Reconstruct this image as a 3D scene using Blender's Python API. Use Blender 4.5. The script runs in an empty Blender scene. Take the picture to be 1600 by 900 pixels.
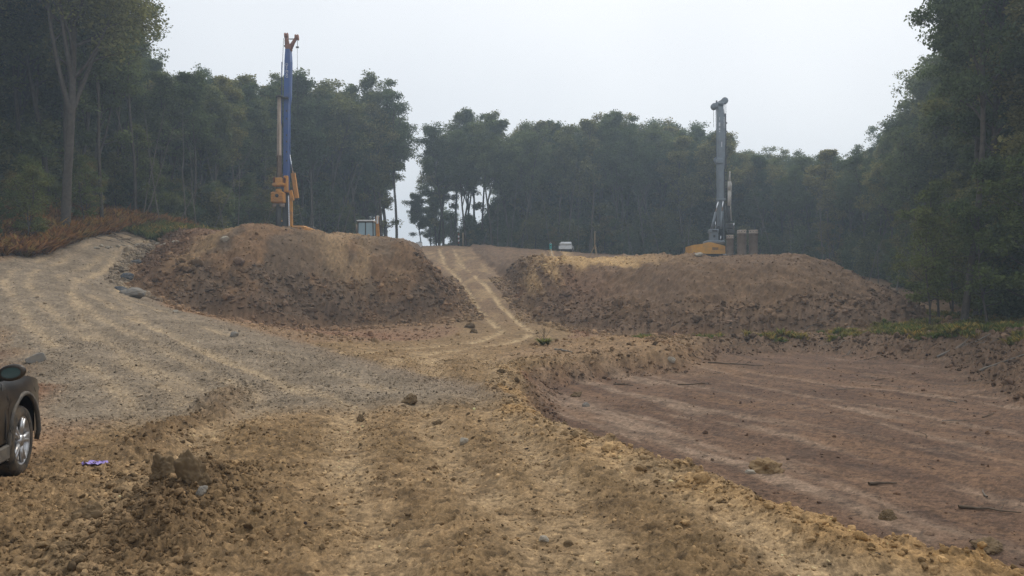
import bpy, math, random
import numpy as np

# ------------------------------------------------------------------ camera, sky, sun, exposure
sc = bpy.context.scene
COL = sc.collection
CAMZ, FOC, HOR = 1.7, 1200.0, 470.0          # eye height, focal length in photo pixels, horizon row
cam = bpy.data.cameras.new("Camera")
cam.sensor_width = 36.0
cam.lens = 36.0 * FOC / 1600.0
cam.shift_y = (HOR - 450.0) / 1600.0
cam.clip_start, cam.clip_end = 0.1, 3000.0
camo = bpy.data.objects.new("Camera", cam)
COL.objects.link(camo)
camo.location = (0, 0, CAMZ)
camo.rotation_euler = (math.radians(90), 0, 0)
sc.camera = camo

SUN_EL, SUN_AZ = math.radians(52), math.radians(28)     # azimuth east of the view direction (+Y)
world = bpy.data.worlds.new("World")
sc.world = world
world.use_nodes = True
wn, wl = world.node_tree.nodes, world.node_tree.links
wn.clear()
wout = wn.new("ShaderNodeOutputWorld")
bg = wn.new("ShaderNodeBackground")
sky = wn.new("ShaderNodeTexSky")
sky.sky_type = 'NISHITA'
sky.sun_disc = False
sky.sun_elevation, sky.sun_rotation = SUN_EL, SUN_AZ
sky.air_density, sky.dust_density, sky.ozone_density = 1.0, 6.0, 1.0
SKY_STRENGTH = 0.1
# cloud deck: the clear sky shows through an even, faintly mottled grey-white layer
tc = wn.new("ShaderNodeTexCoord")
nz = wn.new("ShaderNodeTexNoise")
nz.inputs['Scale'].default_value = 1.6
nz.inputs['Detail'].default_value = 4.0
ramp = wn.new("ShaderNodeValToRGB")
ramp.color_ramp.elements[0].position = 0.3
ramp.color_ramp.elements[0].color = (7.8, 8.15, 8.65, 1)
ramp.color_ramp.elements[1].position = 0.75
ramp.color_ramp.elements[1].color = (9.8, 10.0, 10.2, 1)
mixw = wn.new("ShaderNodeMix")
mixw.data_type = 'RGBA'
mixw.inputs[0].default_value = 0.87
wl.new(tc.outputs['Generated'], nz.inputs['Vector'])
wl.new(nz.outputs['Fac'], ramp.inputs[0])
wl.new(sky.outputs[0], mixw.inputs[6])
wl.new(ramp.outputs[0], mixw.inputs[7])
wl.new(mixw.outputs[2], bg.inputs[0])
bg.inputs[1].default_value = SKY_STRENGTH
wl.new(bg.outputs[0], wout.inputs[0])

sl = bpy.data.lights.new("Sun", 'SUN')
sl.energy = 1.5
sl.angle = math.radians(18)
sl.color = (1.0, 0.92, 0.80)
so = bpy.data.objects.new("Sun", sl)
COL.objects.link(so)
so.rotation_euler = (math.pi / 2 - SUN_EL, 0, math.pi - SUN_AZ)   # light travels from +Y/+X side to the camera

sc.view_settings.view_transform = 'Standard'
sc.view_settings.look = 'None'
sc.view_settings.gamma = 1.0
sc.view_settings.exposure = 0.2
sc.view_settings.use_curve_mapping = False
sc.render.engine = 'CYCLES'
sc.cycles.max_bounces = 4
sc.cycles.diffuse_bounces = 2
sc.cycles.transmission_bounces = 3
sc.cycles.transparent_max_bounces = 4
sc.cycles.volume_bounces = 0
sc.cycles.use_denoising = True
sc.cycles.denoiser = 'OPENIMAGEDENOISE'
sc.cycles.denoising_prefilter = 'NONE'

R = random.Random(7)
RNG = np.random.default_rng(7)

# ------------------------------------------------------------------ numpy noise
_perm = np.random.default_rng(3).permutation(4096).astype(np.int64)
_ang = np.random.default_rng(4).random(4096) * 2 * np.pi
_gx, _gy = np.cos(_ang), np.sin(_ang)

def perlin(x, y, seed=0):
    x0 = np.floor(x).astype(np.int64); y0 = np.floor(y).astype(np.int64)
    fx, fy = x - x0, y - y0
    u = fx * fx * fx * (fx * (fx * 6 - 15) + 10); v = fy * fy * fy * (fy * (fy * 6 - 15) + 10)
    def g(ix, iy):
        return _perm[(_perm[(ix + seed * 57) & 4095] + iy) & 4095]
    def d(h, dx, dy):
        return _gx[h] * dx + _gy[h] * dy
    a = d(g(x0, y0), fx, fy); b = d(g(x0 + 1, y0), fx - 1, fy)
    c = d(g(x0, y0 + 1), fx, fy - 1); e = d(g(x0 + 1, y0 + 1), fx - 1, fy - 1)
    return ((a + (b - a) * u) + ((c + (e - c) * u) - (a + (b - a) * u)) * v) * 1.5

def fbm(x, y, oct=4, seed=0, gain=0.5):
    s = 0.0; a = 1.0
    for i in range(oct):
        s = s + a * perlin(x * 2 ** i, y * 2 ** i, seed + i * 7)
        a *= gain
    return s

def sstep(a, b, t):
    t = np.clip((t - a) / (b - a), 0, 1)
    return t * t * (3 - 2 * t)

def poly_sd(poly, x, y):
    """signed distance to a polygon, positive inside"""
    P = np.array(poly, float); n = len(P)
    best = np.full(x.shape, 1e9); ins = np.zeros(x.shape, bool)
    for i in range(n):
        ax, ay = P[i]; bx, by = P[(i + 1) % n]
        ex, ey = bx - ax, by - ay
        t = np.clip(((x - ax) * ex + (y - ay) * ey) / (ex * ex + ey * ey), 0, 1)
        best = np.minimum(best, np.hypot(x - ax - t * ex, y - ay - t * ey))
        if ey != 0:
            c = ((ay > y) != (by > y)) & (x < ex * (y - ay) / ey + ax)
            ins ^= c
    return np.where(ins, best, -best)

def path_d(path, x, y):
    """signed sideways distance (right positive) and arc length along an open path"""
    P = np.array(path, float)
    best = np.full(x.shape, 1e9); sd = np.zeros(x.shape); al = np.zeros(x.shape); L = 0.0
    for i in range(len(P) - 1):
        ax, ay = P[i]; bx, by = P[i + 1]
        ex, ey = bx - ax, by - ay; l2 = ex * ex + ey * ey; l = math.sqrt(l2)
        t = np.clip(((x - ax) * ex + (y - ay) * ey) / l2, 0, 1)
        d = np.hypot(x - ax - t * ex, y - ay - t * ey)
        side = np.sign((x - ax) * ey - (y - ay) * ex)
        m = d < best
        best = np.where(m, d, best); sd = np.where(m, d * side, sd); al = np.where(m, L + t * l, al)
        L += l
    return sd, al

def smooth_path(path, k=4):
    P = np.array(path, float)
    out = []
    for i in range(len(P) - 1):
        p0 = P[max(i - 1, 0)]; p1 = P[i]; p2 = P[i + 1]; p3 = P[min(i + 2, len(P) - 1)]
        for j in range(k):
            t = j / k
            out.append(0.5 * ((2 * p1) + (-p0 + p2) * t + (2 * p0 - 5 * p1 + 4 * p2 - p3) * t * t + (-p0 + 3 * p1 - 3 * p2 + p3) * t ** 3))
    out.append(P[-1])
    return np.array(out)

# ------------------------------------------------------------------ terrain
CTRL = np.array([
    (0, -30, 0), (-20, -30, 0), (20, -30, -.2), (0, -8, 0), (0, 0, 0), (0, 5, 0), (-3, 5, 0), (3, 5, 0), (-6, 8, -.1), (0, 10, 0), (-8, 12, -.08),
    (-5, 16, 0), (0, 16, 0), (0, 25, 0), (-4, 28, 0.02), (-7, 34, .1), (-5, 40, .05), (0, 38, .0), (0, 41, .1), (-10, 42, .1), (-13, 36, .55),
    (-17, 41, 1.3), (-10, 22, .7), (-15, 29, 1.6), (-21, 36, 2.9), (-24, 46, 4.2), (-25.5, 55, 5.6), (-20, 68, 6.2),
    (-28, 48, 5.8), (-29.5, 42, 4.9), (-35, 45, 6.6), (-30, 36, 4.6), (-26, 35, 3.4), (-30, 60, 8), (-40, 60, 9), (-45, 40, 6.5), (-26, 78, 7.6), (-40, 80, 9),
    (-16, 21, .45), (-12, 15, 0), (-20, 12, 0), (-40, 15, 1.5), (-25, 27, 1.9), (-60, 60, 10), (-80, 20, 5),
    (-1, 50, 1.4), (-2.9, 60, 3), (-5.5, 75, 5.3), (-8.7, 95, 8.5), (-12, 112, 8.3), (-16, 135, 5.5), (-22, 170, 1), (-8, 135, 6), (-26, 120, 6.5),
    (-20, 98, 7.8), (-40, 105, 9.5), (-60, 110, 10), (-40, 160, 4), (0, 60, 3.1), (-1, 78, 5.9), (0, 105, 8), (20, 105, 7.4), (40, 105, 6.6), (20, 140, 8),
    (60, 110, 7), (40, 85, 4.8), (37, 70, 3.2), (29, 50, 1.2), (22, 38, .55), (25, 30, .9), (17.5, 24, .6), (14.5, 17, .45), (30, 20, 1.5), (13, 8, .3),
    (45, 40, 3), (70, 60, 5), (80, 10, 3), (8, 41, -.1), (15, 41, .1), (3, 46, .5), (60, 180, 4), (0, 190, 2), (-90, 150, 4), (90, 150, 5), (20, 3, 0)], float)

def _tps(r2):
    return 0.5 * r2 * np.log(r2 + 1e-9)
_n = len(CTRL)
_A = np.zeros((_n + 3, _n + 3))
_d2 = (CTRL[:, None, 0] - CTRL[None, :, 0]) ** 2 + (CTRL[:, None, 1] - CTRL[None, :, 1]) ** 2
_A[:_n, :_n] = _tps(_d2) + np.eye(_n) * 2.0
_A[:_n, _n] = 1; _A[:_n, _n + 1:] = CTRL[:, :2]
_A[_n, :_n] = 1; _A[_n + 1:, :_n] = CTRL[:, :2].T
_W = np.linalg.solve(_A, np.concatenate([CTRL[:, 2], np.zeros(3)]))

def base_h(x, y):
    z = _W[_n] + _W[_n + 1] * x + _W[_n + 2] * y
    for i in range(_n):
        z = z + _W[i] * _tps((x - CTRL[i, 0]) ** 2 + (y - CTRL[i, 1]) ** 2)
    return z

LM = [(-22.6, 45.5), (-20.5, 40.5), (-17, 38.6), (-13, 39.8), (-10, 42), (-6, 44), (-2.6, 45.5), (-3.4, 52), (-5.2, 61), (-8, 75), (-11.5, 93), (-20, 96), (-27, 80), (-27.5, 62)]
RM = [(1.2, 46), (4, 41), (7.5, 38), (12, 37), (17, 37.3), (21.5, 39.8), (25, 45.5), (27.8, 57), (31, 75), (30, 96), (10, 101), (-5.8, 97), (-4.0, 80), (-1.3, 65), (.1, 55)]
PIT = [(4.4, 1), (3.55, 4.4), (3.1, 5.4), (2.42, 6.5), (1.45, 9.1), (.65, 11.3), (.25, 16), (.5, 20), (2.2, 22.5), (5, 24.6), (5.9, 27), (8.6, 32), (13.4, 32.8), (16, 27), (12.6, 18.4), (11, 12), (10.5, 6), (10, 1)]
ROAD = smooth_path([(-1.0, -12), (-1.0, 0), (-1.3, 4.7), (-1.75, 6.2), (-2.4, 9), (-3.2, 13.6), (-3.5, 18), (-3.3, 22), (-2.6, 26.5), (-1.9, 30), (-.85, 34), (-.1, 37), (.2, 40), (-.1, 43), (-.65, 46), (-1.5, 50), (-2.3, 55), (-3.05, 60), (-4.4, 67), (-5.8, 75), (-8.6, 95), (-13, 120)], 3)
HAUL = smooth_path([(-2.6, 10.5), (-5, 15.5), (-10, 22), (-15.6, 29), (-20.6, 36.2), (-24, 46), (-25.7, 55), (-23.5, 64), (-20, 70)])
PR1 = smooth_path([(1.0, 23), (2.6, 17), (4.6, 11), (6.2, 5), (7, 1)], 3)
PR2 = smooth_path([(3.5, 27), (6.2, 19), (8.6, 11), (9.6, 4)], 3)
SPUR = smooth_path([(1.6, 4), (1.2, 8), (.2, 14), (-1.3, 20), (-2.3, 26)])

def terrain(x, y, want=False):
    z = base_h(x, y)
    far = sstep(190, 320, np.hypot(x, y))
    z = z * (1 - far) + 2.0 * far
    nz6b = fbm(x / .05, y / .05, 2, 8)
    n1 = fbm(x / 9, y / 9, 3, 1); n2 = fbm(x / 2.2, y / 2.2, 4, 2); n3 = fbm(x / .55, y / .55, 3, 3); n4 = fbm(x / .16, y / .16, 3, 4)
    warp = .9 * n2 + 1.0 * n1
    dl = poly_sd(LM, x, y) + .3 * warp
    dr = poly_sd(RM, x, y) + .35 * warp
    dp = poly_sd(PIT, x, y) + .22 * n2 + .16 * n3
    rs, ra = path_d(ROAD, x, y); hs, ha = path_d(HAUL, x, y); ss, sa = path_d(SPUR, x, y)
    forest = np.maximum(sstep(.3, 2, -poly_sd(CLEAR, x, y)), 0)
    cl = np.zeros(x.shape, int)                                   # 0 ground
    # --- left mound: rim of tipped spoil with a lower working platform behind it
    def two(front, sides, fs, ss):
        df, _ = path_d(front, x, y); ds, _ = path_d(sides, x, y)
        w = .35 * warp + .25 * np.sin(x * .9 + 2 * n1)
        return np.minimum(np.clip(np.abs(df) + w, 0, None) * fs, np.clip(np.abs(ds) + w, 0, None) * ss)
    k = .38
    hl = np.clip(two(LM[:7], LM[6:] + LM[:1], .80, 1.0), 0, None) * sstep(0, .6, dl)
    rim = 6.15 + .12 * n1 + .10 * n2 + .14 * np.sin(x * 1.1) * np.sin(x * .37 + 1) + .05 * (y - 48) * sstep(16, 10, dl) - 2.4 * sstep(11.5, 15.5, dl) - .5 * sstep(-15, -8, x) * sstep(66, 56, y)
    zl = -np.log(np.exp(-np.clip((z + hl) / k, -120, 120)) + np.exp(-np.clip(rim / k, -120, 120))) * k
    ml = dl > 0
    zl = np.maximum(z, zl)
    # --- right mound
    hr = np.clip(two(RM[:7], RM[6:] + RM[:1], .56, .95), 0, None) * sstep(0, .6, dr)
    hr = np.where(x > 15, np.minimum(np.clip(dr, 0, None) * .66, hr * 1.0 + 0), hr)
    top = 4.35 + .14 * n1 + .12 * n2 + .05 * (y - 49) + .3 * np.exp(-((x - 19.5) / 1.6) ** 2) * sstep(62, 55, y) + .15 * np.sin(x * .8)
    zr = -np.log(np.exp(-np.clip((z + hr) / k, -120, 120)) + np.exp(-np.clip(np.maximum(top, z + .2) / k, -120, 120))) * k
    mr = dr > 0
    zr = np.maximum(z, zr)
    # --- low excavated flat on the right
    pitw = sstep(-.5 - 2.2 * sstep(8, 12, x), .7 + 1.0 * sstep(8, 12, x), dp)
    zp = z * (1 - pitw) + (-.62 + .05 * n1 + .004 * (y - 15)) * pitw
    zz = np.where(ml, zl, np.where(mr, zr, zp))
    zz = zz - .9 * np.exp(-(((x + 20) / 2.6) ** 2 + ((y - 72) / 4.5) ** 2))
    # shoulder lip of the road along the pit, and the loose spoil hump
    zz = zz + .10 * np.exp(-((dp + .55) / .4) ** 2) * sstep(24, 18, y)
    zz = zz + .5 * np.exp(-(((x - 3.2) / 2.6) ** 2 + ((y - 27) / 2.6) ** 2)) + .35 * np.exp(-(((x - 6.3) / 2.2) ** 2 + ((y - 31) / 2.2) ** 2))
    # windrows left of the road
    berm = np.exp(-((rs + 1.8 + .3 * n2) / .38) ** 2) * sstep(16, 13, y) * sstep(7.5, 9.5, y)
    berm2 = np.exp(-((x + 2.62 + .17 * (y - 5) + .12 * n2) / .46) ** 2) * sstep(4.2, 5.2, y) * sstep(8.0, 7.2, y)
    zz = zz + berm * (.10 + .10 * n3 + .05 * np.abs(n4)) + berm2 * (.12 + .13 * n3 + .07 * np.abs(n4) + .03 * nz6b)
    # haul road bench and its lower shoulder
    hroad = sstep(4.1, 3.3, np.abs(hs) + .3 * n2) * sstep(.5, 3, ha)
    road = sstep(3.4, 2.5, np.abs(rs) + .35 * n2) * (y < 99)
    road = np.maximum(road, sstep(24, 20, y) * sstep(-3.0, -2.4, rs) * (dp < -.1) * (y > -30))
    road = np.where(ml | mr | (dp > -.1), 0, road)
    hroad = np.where(ml, 0, hroad)
    # --- wheel ruts
    def ruts(s, offs, w):
        r = 0
        for o in offs:
            r = r + np.exp(-((s - o) / w) ** 2)
        return r
    rutA = ruts(rs + .10 * n1 + .07 * n2, (-.8, .8), .24) * sstep(-.9, -.1, fbm(x / 1.5, y / 2.5, 3, 37)) * sstep(19, 26, y) * sstep(96, 80, y)
    rutB = ruts(rs + .2 * n1 + .06 * n2, (-1.35, .45, 1.55, 3.2), .27) * sstep(27, 19, y) * sstep(-5, 3, y)
    rutC = ruts(ss + .2 * n1, (-.9, .9), .24) * sstep(27, 22, y)
    rutH = ruts(hs + .12 * n1 + .10 * n2, (-2.6, -1.75, -.55, .3, 1.9), .20) * sstep(-.5, .2, fbm(x / 4, y / 4, 3, 43)) + .7 * ruts(hs + .9 * np.sin(ha * .13) + .1 * n2, (-.6, 1.1), .18)
    zz = zz - .09 * rutA * (y < 97) * ~(ml | mr) - .05 * rutB * road - .045 * rutC * road - .035 * rutH * hroad
    # --- roughness of each surface
    clod = np.abs(n3) * 1.3 + .5 * n4
    mound = np.where(ml | mr, 1.0, 0.0) * sstep(0, 1.2, np.where(ml, dl, dr))
    toe = mound * sstep(6, 1, np.where(ml, dl, dr))
    flat = 1 - np.maximum(mound, 0)
    zz = zz + mound * (.10 * n2 + .10 * clod) + toe * (.10 * np.abs(n3) + .08 * n2)
    pz = pitw * flat
    nz6 = fbm(x / .06, y / .06, 2, 6)
    rough = flat * (1 - pz) * (1 - .6 * hroad) * (1 - .55 * np.clip(rutB + rutC + rutA, 0, 1) * road)
    NW = np.random.default_rng(17).normal(size=len(x))
    cleat = np.sin((ra + .35 * n2) * 2 * np.pi / .21) * sstep(-.15, .35, fbm(x / 1.1, y / 1.6, 2, 9)) * sstep(30, 18, y)
    zz = zz + rough * (.04 * n2 + .04 * np.abs(n3) + .042 * np.abs(n4) + .02 * np.abs(nz6) + .016 * cleat * road + .0035 * NW[:len(x)] * sstep(40, 15, y))
    zz = zz + hroad * flat * (.012 * n2 + .02 * np.abs(n3) + .016 * np.abs(n4) + .006 * nz6)
    zz = zz + pz * (.04 * n2 + .018 * np.abs(n3) + .008 * n4)
    zz = zz + forest * (.25 * n2 + .1 * n3) * flat
    # rough torn bank at the far side of the pit
    bank = flat * sstep(-4.5, -2, dp) * sstep(1.5, 0, dp) * sstep(6, 10, x)
    zz = zz + bank * (.16 * n2 + .16 * np.abs(n3) + .08 * np.abs(n4))
    if not want:
        return zz
    # ---------------------------------------------------------------- colours (linear albedo of the soils)
    def C(*c): return np.array(c)[None, :]
    def mix(a, b, t): return a + (b - a) * np.clip(t, 0, 1)[:, None]
    col = mix(C(.215, .150, .094), C(.250, .178, .110), .5 + .8 * n1)                    # loose mixed soil
    col = mix(col, C(.225, .128, .082), sstep(.15, .7, fbm(x / 5, y / 5, 3, 21)) * .7)      # reddish clay
    red = np.exp(-(((x + 9) / 6) ** 2 + ((y - 37) / 4.5) ** 2))
    col = mix(col, C(.225, .132, .085), red * .95)
    hout = sstep(7.5, 4.6, -hs) * sstep(3.2, 4.0, -hs) * sstep(4, 9, ha) * sstep(30, 24, ha)
    col = mix(col, C(.150, .118, .095), hout * .6)
    redl = np.exp(-(((x + 10.5) / 3.5) ** 2 + ((y - 14.2) / 2.0) ** 2))
    col = mix(col, C(.190, .105, .066), redl * .9)
    carflat = sstep(-2.4, -3.2, rs) * sstep(13.5, 11, y) * sstep(-6, 0, y)
    col = mix(col, C(.295, .200, .128), carflat * .85)
    # road
    rc = mix(C(.195, .138, .074), C(.258, .186, .106), .5 + .9 * fbm(x / 1.7, y / 2.6, 4, 31))
    rc = mix(rc, C(.345, .265, .165), .95 * np.clip(1.15 * rutB + .8 * rutC, 0, 1) * (.75 + .6 * n2))
    rc = mix(rc, C(.43, .34, .215), .95 * np.clip(rutA * 1.2, 0, 1))
    rc = mix(rc, C(.150, .104, .056), sstep(.12, .6, fbm(x / .5, y / .5, 3, 33)) * .6)
    col = mix(col, rc, road)
    tan = np.exp(-((dp + .45) / .35) ** 2) * sstep(23, 14, y)
    col = mix(col, C(.33, .215, .095), tan * sstep(-.2, .4, n2) * .75)
    ramp_ = sstep(40, 50, y) * road
    col = mix(col, C(.185, .130, .085), ramp_ * .85 * sstep(.75, .3, rutA))
    col = mix(col, C(.30, .225, .135), ramp_ * sstep(.05, .5, fbm(x / 1.5, y / 4, 3, 35)) * .8)
    # haul road gravel
    hc = mix(C(.172, .146, .112), C(.235, .202, .158), .5 + .9 * fbm(x / 1.4, y / 1.4, 4, 41))
    hc = mix(hc, C(.36, .295, .205), rutH * .85 * (.8 + .35 * n2))
    hc = mix(hc, C(.205, .165, .125), sstep(2.4, 3.6, hs) * .7)
    col = mix(col, hc, hroad)
    hsh = sstep(6.8, 4.2, np.abs(hs)) * sstep(3, 6, ha) * (1 - hroad) * (hs < 0) * sstep(-9, -7, -np.abs(hs))
    # mounds
    f1 = fbm(x / 3.5, y / 3.5, 4, 51); f2 = fbm(x / .8, (y + zz) / .8, 4, 52)
    stre = fbm(x / 1.1 + zz * .10, zz / 6 + y * .02, 4, 53)
    lc = mix(C(.185, .118, .068), C(.255, .168, .095), .5 + .8 * f2)
    lc = mix(lc, C(.135, .106, .078), sstep(-.1, .35, f1 + .5 * np.exp(-((x + 12) / 4.5) ** 2) - .15) * .75)       # dark grey tip in the middle
    lc = mix(lc, C(.290, .205, .115), sstep(.05, .45, np.exp(-((x + 17.3 + .28 * (7 - zz)) / 1.0) ** 2) * sstep(2.0, 5.2, zz) * 1.1 + .25 * f2 - .10))
    side = sstep(-12.5, -9.5, x + .9 * (6.5 - zz) * -1 * .0)
    lc = mix(lc, C(.36, .26, .15), np.clip(np.exp(-((x + 11.2 - .75 * (6.4 - zz)) / 1.7) ** 2) * sstep(1.4, 4.2, zz) * (.85 + 1.1 * stre), 0, 1) * .9)
    lc = mix(lc, C(.205, .128, .085), sstep(-17, -20, x) * .6)
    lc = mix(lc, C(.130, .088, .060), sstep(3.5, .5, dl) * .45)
    rcm = mix(C(.170, .112, .068), C(.235, .158, .096), .5 + .8 * f2)
    rcm = mix(rcm, C(.200, .138, .092), sstep(0, .5, f1) * .6)
    blob = np.exp(-(((x - 5.2) / 3.2) ** 2)) * sstep(3.75, 4.2, zz + .30 * stre + .12 * f2) * (y < 66)
    fan = sstep(1.7, 3.4, zz + .6 * stre) * np.exp(-((x - 2.9 - .8 * (zz - 4.2)) / 1.3) ** 2) * sstep(-.25, .2, stre)
    rcm = mix(rcm, C(.62, .44, .22), np.clip(1.35 * np.maximum(blob, fan), 0, 1) * .92)
    rcm = mix(rcm, C(.235, .140, .088), np.exp(-(((x - 4.2) / 2.0) ** 2 + ((zz - 2.7) / 1.2) ** 2)) * .6)
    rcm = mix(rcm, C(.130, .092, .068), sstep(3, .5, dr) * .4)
    lc = lc * np.array([[.80, .80, .82]]); rcm = rcm * np.array([[.76, .77, .80]])
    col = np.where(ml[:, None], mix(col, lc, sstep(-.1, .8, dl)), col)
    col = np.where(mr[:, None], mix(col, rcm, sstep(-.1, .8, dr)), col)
    # pit mud
    px_, py_ = x * .93 + y * .36, x * .36 - y * .93
    strk = fbm(px_ / .9, py_ / 9.0, 4, 61) * (.55 + .9 * sstep(-.2, .4, fbm(x / 3, y / 4, 3, 66)))
    pc = mix(C(.105, .066, .046), C(.150, .097, .067), .5 + .9 * fbm(x / 2.5, y / 2.5, 4, 62))
    pc = mix(pc, C(.25, .19, .145), sstep(.16, .62, strk + .35 * np.exp(-(((x - 3.2) / 2.2) ** 2 + ((y - 17) / 6) ** 2)) + .25 * np.exp(-(((x - 6.6) / 1.3) ** 2 + ((y - 11) / 5) ** 2)) - .12) * .8)
    p1, _ = path_d(PR1, x, y); p2, _ = path_d(PR2, x, y)
    prut = (ruts(p1 + .15 * n1 + .08 * n2, (-.8, .8, 1.3), .17) + .8 * ruts(p2 + .2 * n1, (-.8, .8), .16)) * sstep(-.5, .25, fbm(x / 1.3, y / 2.4, 3, 68))
    pc = mix(pc, C(.28, .215, .165), prut * .65)
    pc = mix(pc, C(.090, .062, .048), sstep(.1, .6, fbm(x / .7, y / .7, 4, 63)) * .55)
    pc = mix(pc, C(.185, .118, .076), sstep(.2, .6, fbm(px_ / 1.2, py_ / 6, 3, 64)) * .6)
    col = mix(col, pc, pitw * flat)
    col = mix(col, C(.120, .082, .056), bank * .85)
    hump = np.exp(-(((x - 3.6) / 3.2) ** 2 + ((y - 27.5) / 3.4) ** 2)) * flat
    col = mix(col, mix(C(.17, .112, .062), C(.27, .185, .10), .5 + .9 * f2), hump * .85)
    # windrow clods are darker wet clay
    col = mix(col, C(.145, .100, .058), np.clip(berm + berm2, 0, 1) * .65)
    # forest floor, leaf litter
    fl = mix(C(.060, .042, .028), C(.105, .068, .040), .5 + .8 * f2)
    col = mix(col, fl, forest * flat * (1 - hroad) * (1 - road))
    grit = fbm(x / .09, y / .09, 3, 71)
    col = col * (1 + .26 * grit + .16 * fbm(x / .35, y / .35, 3, 72) + .10 * NW - .10 * sstep(.25, .0, np.abs(n4)) * flat)[:, None]  # last term paints crease shade into the colour between clumps
    spk = fbm(x / .13, y / .075, 3, 81); spl = fbm(x / .10, y / .06, 2, 84)
    nearf = sstep(45, 14, y) * flat * (1 - .4 * hroad)
    col = col * (1 - nearf * .42 * sstep(.18, .55, spk) + nearf * .30 * sstep(.25, .6, spl) * (1 - pz))[:, None]
    col = np.clip(col * np.array([[1.02, .925, .82]]), .02, .6)
    cl[forest > .5] = 5
    cl[(hroad > .5)] = 2
    cl[(road > .5) & (dp < .1)] = 1
    cl[(dp > -.1) & (flat > .5)] = 6
    cl[ml & (dl > .1)] = 3
    cl[mr & (dr > .1)] = 4
    return zz, col, cl, dict(dl=dl, dr=dr, dp=dp, rs=rs, hs=hs, ha=ha, forest=forest, road=road, hroad=hroad, ml=ml, mr=mr)

# the cleared strip; outside it stands the wood
CLEAR = [(-60, -60), (-60, 18), (-40, 30), (-27.6, 36), (-26.6, 40.5), (-27.5, 46), (-29, 53), (-29.4, 62), (-28, 72), (-26, 82), (-21, 92), (-15.5, 97.5), (-16.5, 118), (-24, 175), (-16, 175), (-10.5, 118),
         (-7, 104), (0, 101), (10, 101.5), (20, 101), (30, 98), (36, 92), (36, 80), (33.6, 66), (30.6, 54), (27.2, 46), (23.6, 38.5), (23, 32), (22, 25), (22, 15), (24, 0), (40, -60)]

def H1(x, y):
    return float(terrain(np.array([float(x)]), np.array([float(y)]))[0])

# ------------------------------------------------------------------ material helpers
MATS = {}
def new_mat(name):
    m = bpy.data.materials.new(name); m.use_nodes = True
    nt = m.node_tree; nt.nodes.clear()
    o = nt.nodes.new("ShaderNodeOutputMaterial")
    return m, nt, o

def paint(name, col, rough=.5, metal=0., dirt=None, dirt_amt=.35, scale=6., spec=.5):
    """painted or bare surface with procedural wear and mud"""
    if name in MATS: return MATS[name]
    m, nt, o = new_mat(name)
    b = nt.nodes.new("ShaderNodeBsdfPrincipled")
    t = nt.nodes.new("ShaderNodeTexCoord"); n = nt.nodes.new("ShaderNodeTexNoise"); r = nt.nodes.new("ShaderNodeValToRGB"); mx = nt.nodes.new("ShaderNodeMix")
    mx.data_type = 'RGBA'
    n.inputs['Scale'].default_value = scale; n.inputs['Detail'].default_value = 6; n.inputs['Roughness'].default_value = .65
    r.color_ramp.elements[0].position = .42; r.color_ramp.elements[1].position = .75
    r.color_ramp.elements[0].color = (0, 0, 0, 1); r.color_ramp.elements[1].color = (dirt_amt,) * 3 + (1,)
    d = dirt or tuple(c * .55 for c in col)
    mx.inputs[6].default_value = (*col, 1); mx.inputs[7].default_value = (*d, 1)
    nt.links.new(t.outputs['Object'], n.inputs['Vector']); nt.links.new(n.outputs['Fac'], r.inputs[0]); nt.links.new(r.outputs[0], mx.inputs[0])
    nt.links.new(mx.outputs[2], b.inputs['Base Color'])
    b.inputs['Roughness'].default_value = rough; b.inputs['Metallic'].default_value = metal; b.inputs['Specular IOR Level'].default_value = spec
    nt.links.new(b.outputs[0], o.inputs[0])
    MATS[name] = m
    return m

def soil_mat(name, attr_type='GEOMETRY', fine=28., bump=.012, rough=.95, attr='soil', spec=.25):
    m, nt, o = new_mat(name)
    N = nt.nodes.new; L = nt.links.new
    b = N("ShaderNodeBsdfPrincipled"); a = N("ShaderNodeAttribute"); a.attribute_name = attr; a.attribute_type = attr_type
    t = N("ShaderNodeTexCoord"); n = N("ShaderNodeTexNoise"); n2 = N("ShaderNodeTexNoise")
    n.inputs['Scale'].default_value = fine; n.inputs['Detail'].default_value = 5; n.inputs['Roughness'].default_value = .7
    n2.inputs['Scale'].default_value = fine * .22; n2.inputs['Detail'].default_value = 4
    mr = N("ShaderNodeMapRange"); mr.inputs[1].default_value = .3; mr.inputs[2].default_value = .7; mr.inputs[3].default_value = .62; mr.inputs[4].default_value = 1.38
    mr2 = N("ShaderNodeMapRange"); mr2.inputs[1].default_value = .3; mr2.inputs[2].default_value = .7; mr2.inputs[3].default_value = .86; mr2.inputs[4].default_value = 1.14
    v = N("ShaderNodeVectorMath"); v.operation = 'SCALE'; v2 = N("ShaderNodeVectorMath"); v2.operation = 'SCALE'
    L(t.outputs['Object'], n.inputs['Vector']); L(t.outputs['Object'], n2.inputs['Vector'])
    L(n.outputs['Fac'], mr.inputs[0]); L(n2.outputs['Fac'], mr2.inputs[0])
    L(a.outputs['Color' if attr_type == 'GEOMETRY' else 'Vector'], v.inputs[0]); L(mr.outputs[0], v.inputs['Scale']); L(v.outputs[0], v2.inputs[0]); L(mr2.outputs[0], v2.inputs['Scale'])
    L(v2.outputs[0], b.inputs['Base Color'])
    bp = N("ShaderNodeBump"); bp.inputs['Distance'].default_value = bump; bp.inputs['Strength'].default_value = .9
    L(n.outputs['Fac'], bp.inputs['Height']); L(bp.outputs[0], b.inputs['Normal'])
    b.inputs['Roughness'].default_value = rough; b.inputs['Specular IOR Level'].default_value = spec
    L(b.outputs[0], o.inputs[0])
    return m

# ------------------------------------------------------------------ object helpers
def tag(o, label=None, cat=None, group=None, kind=None):
    if label: o['label'] = label
    if cat: o['category'] = cat
    if group: o['group'] = group
    if kind: o['kind'] = kind
    return o

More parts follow.
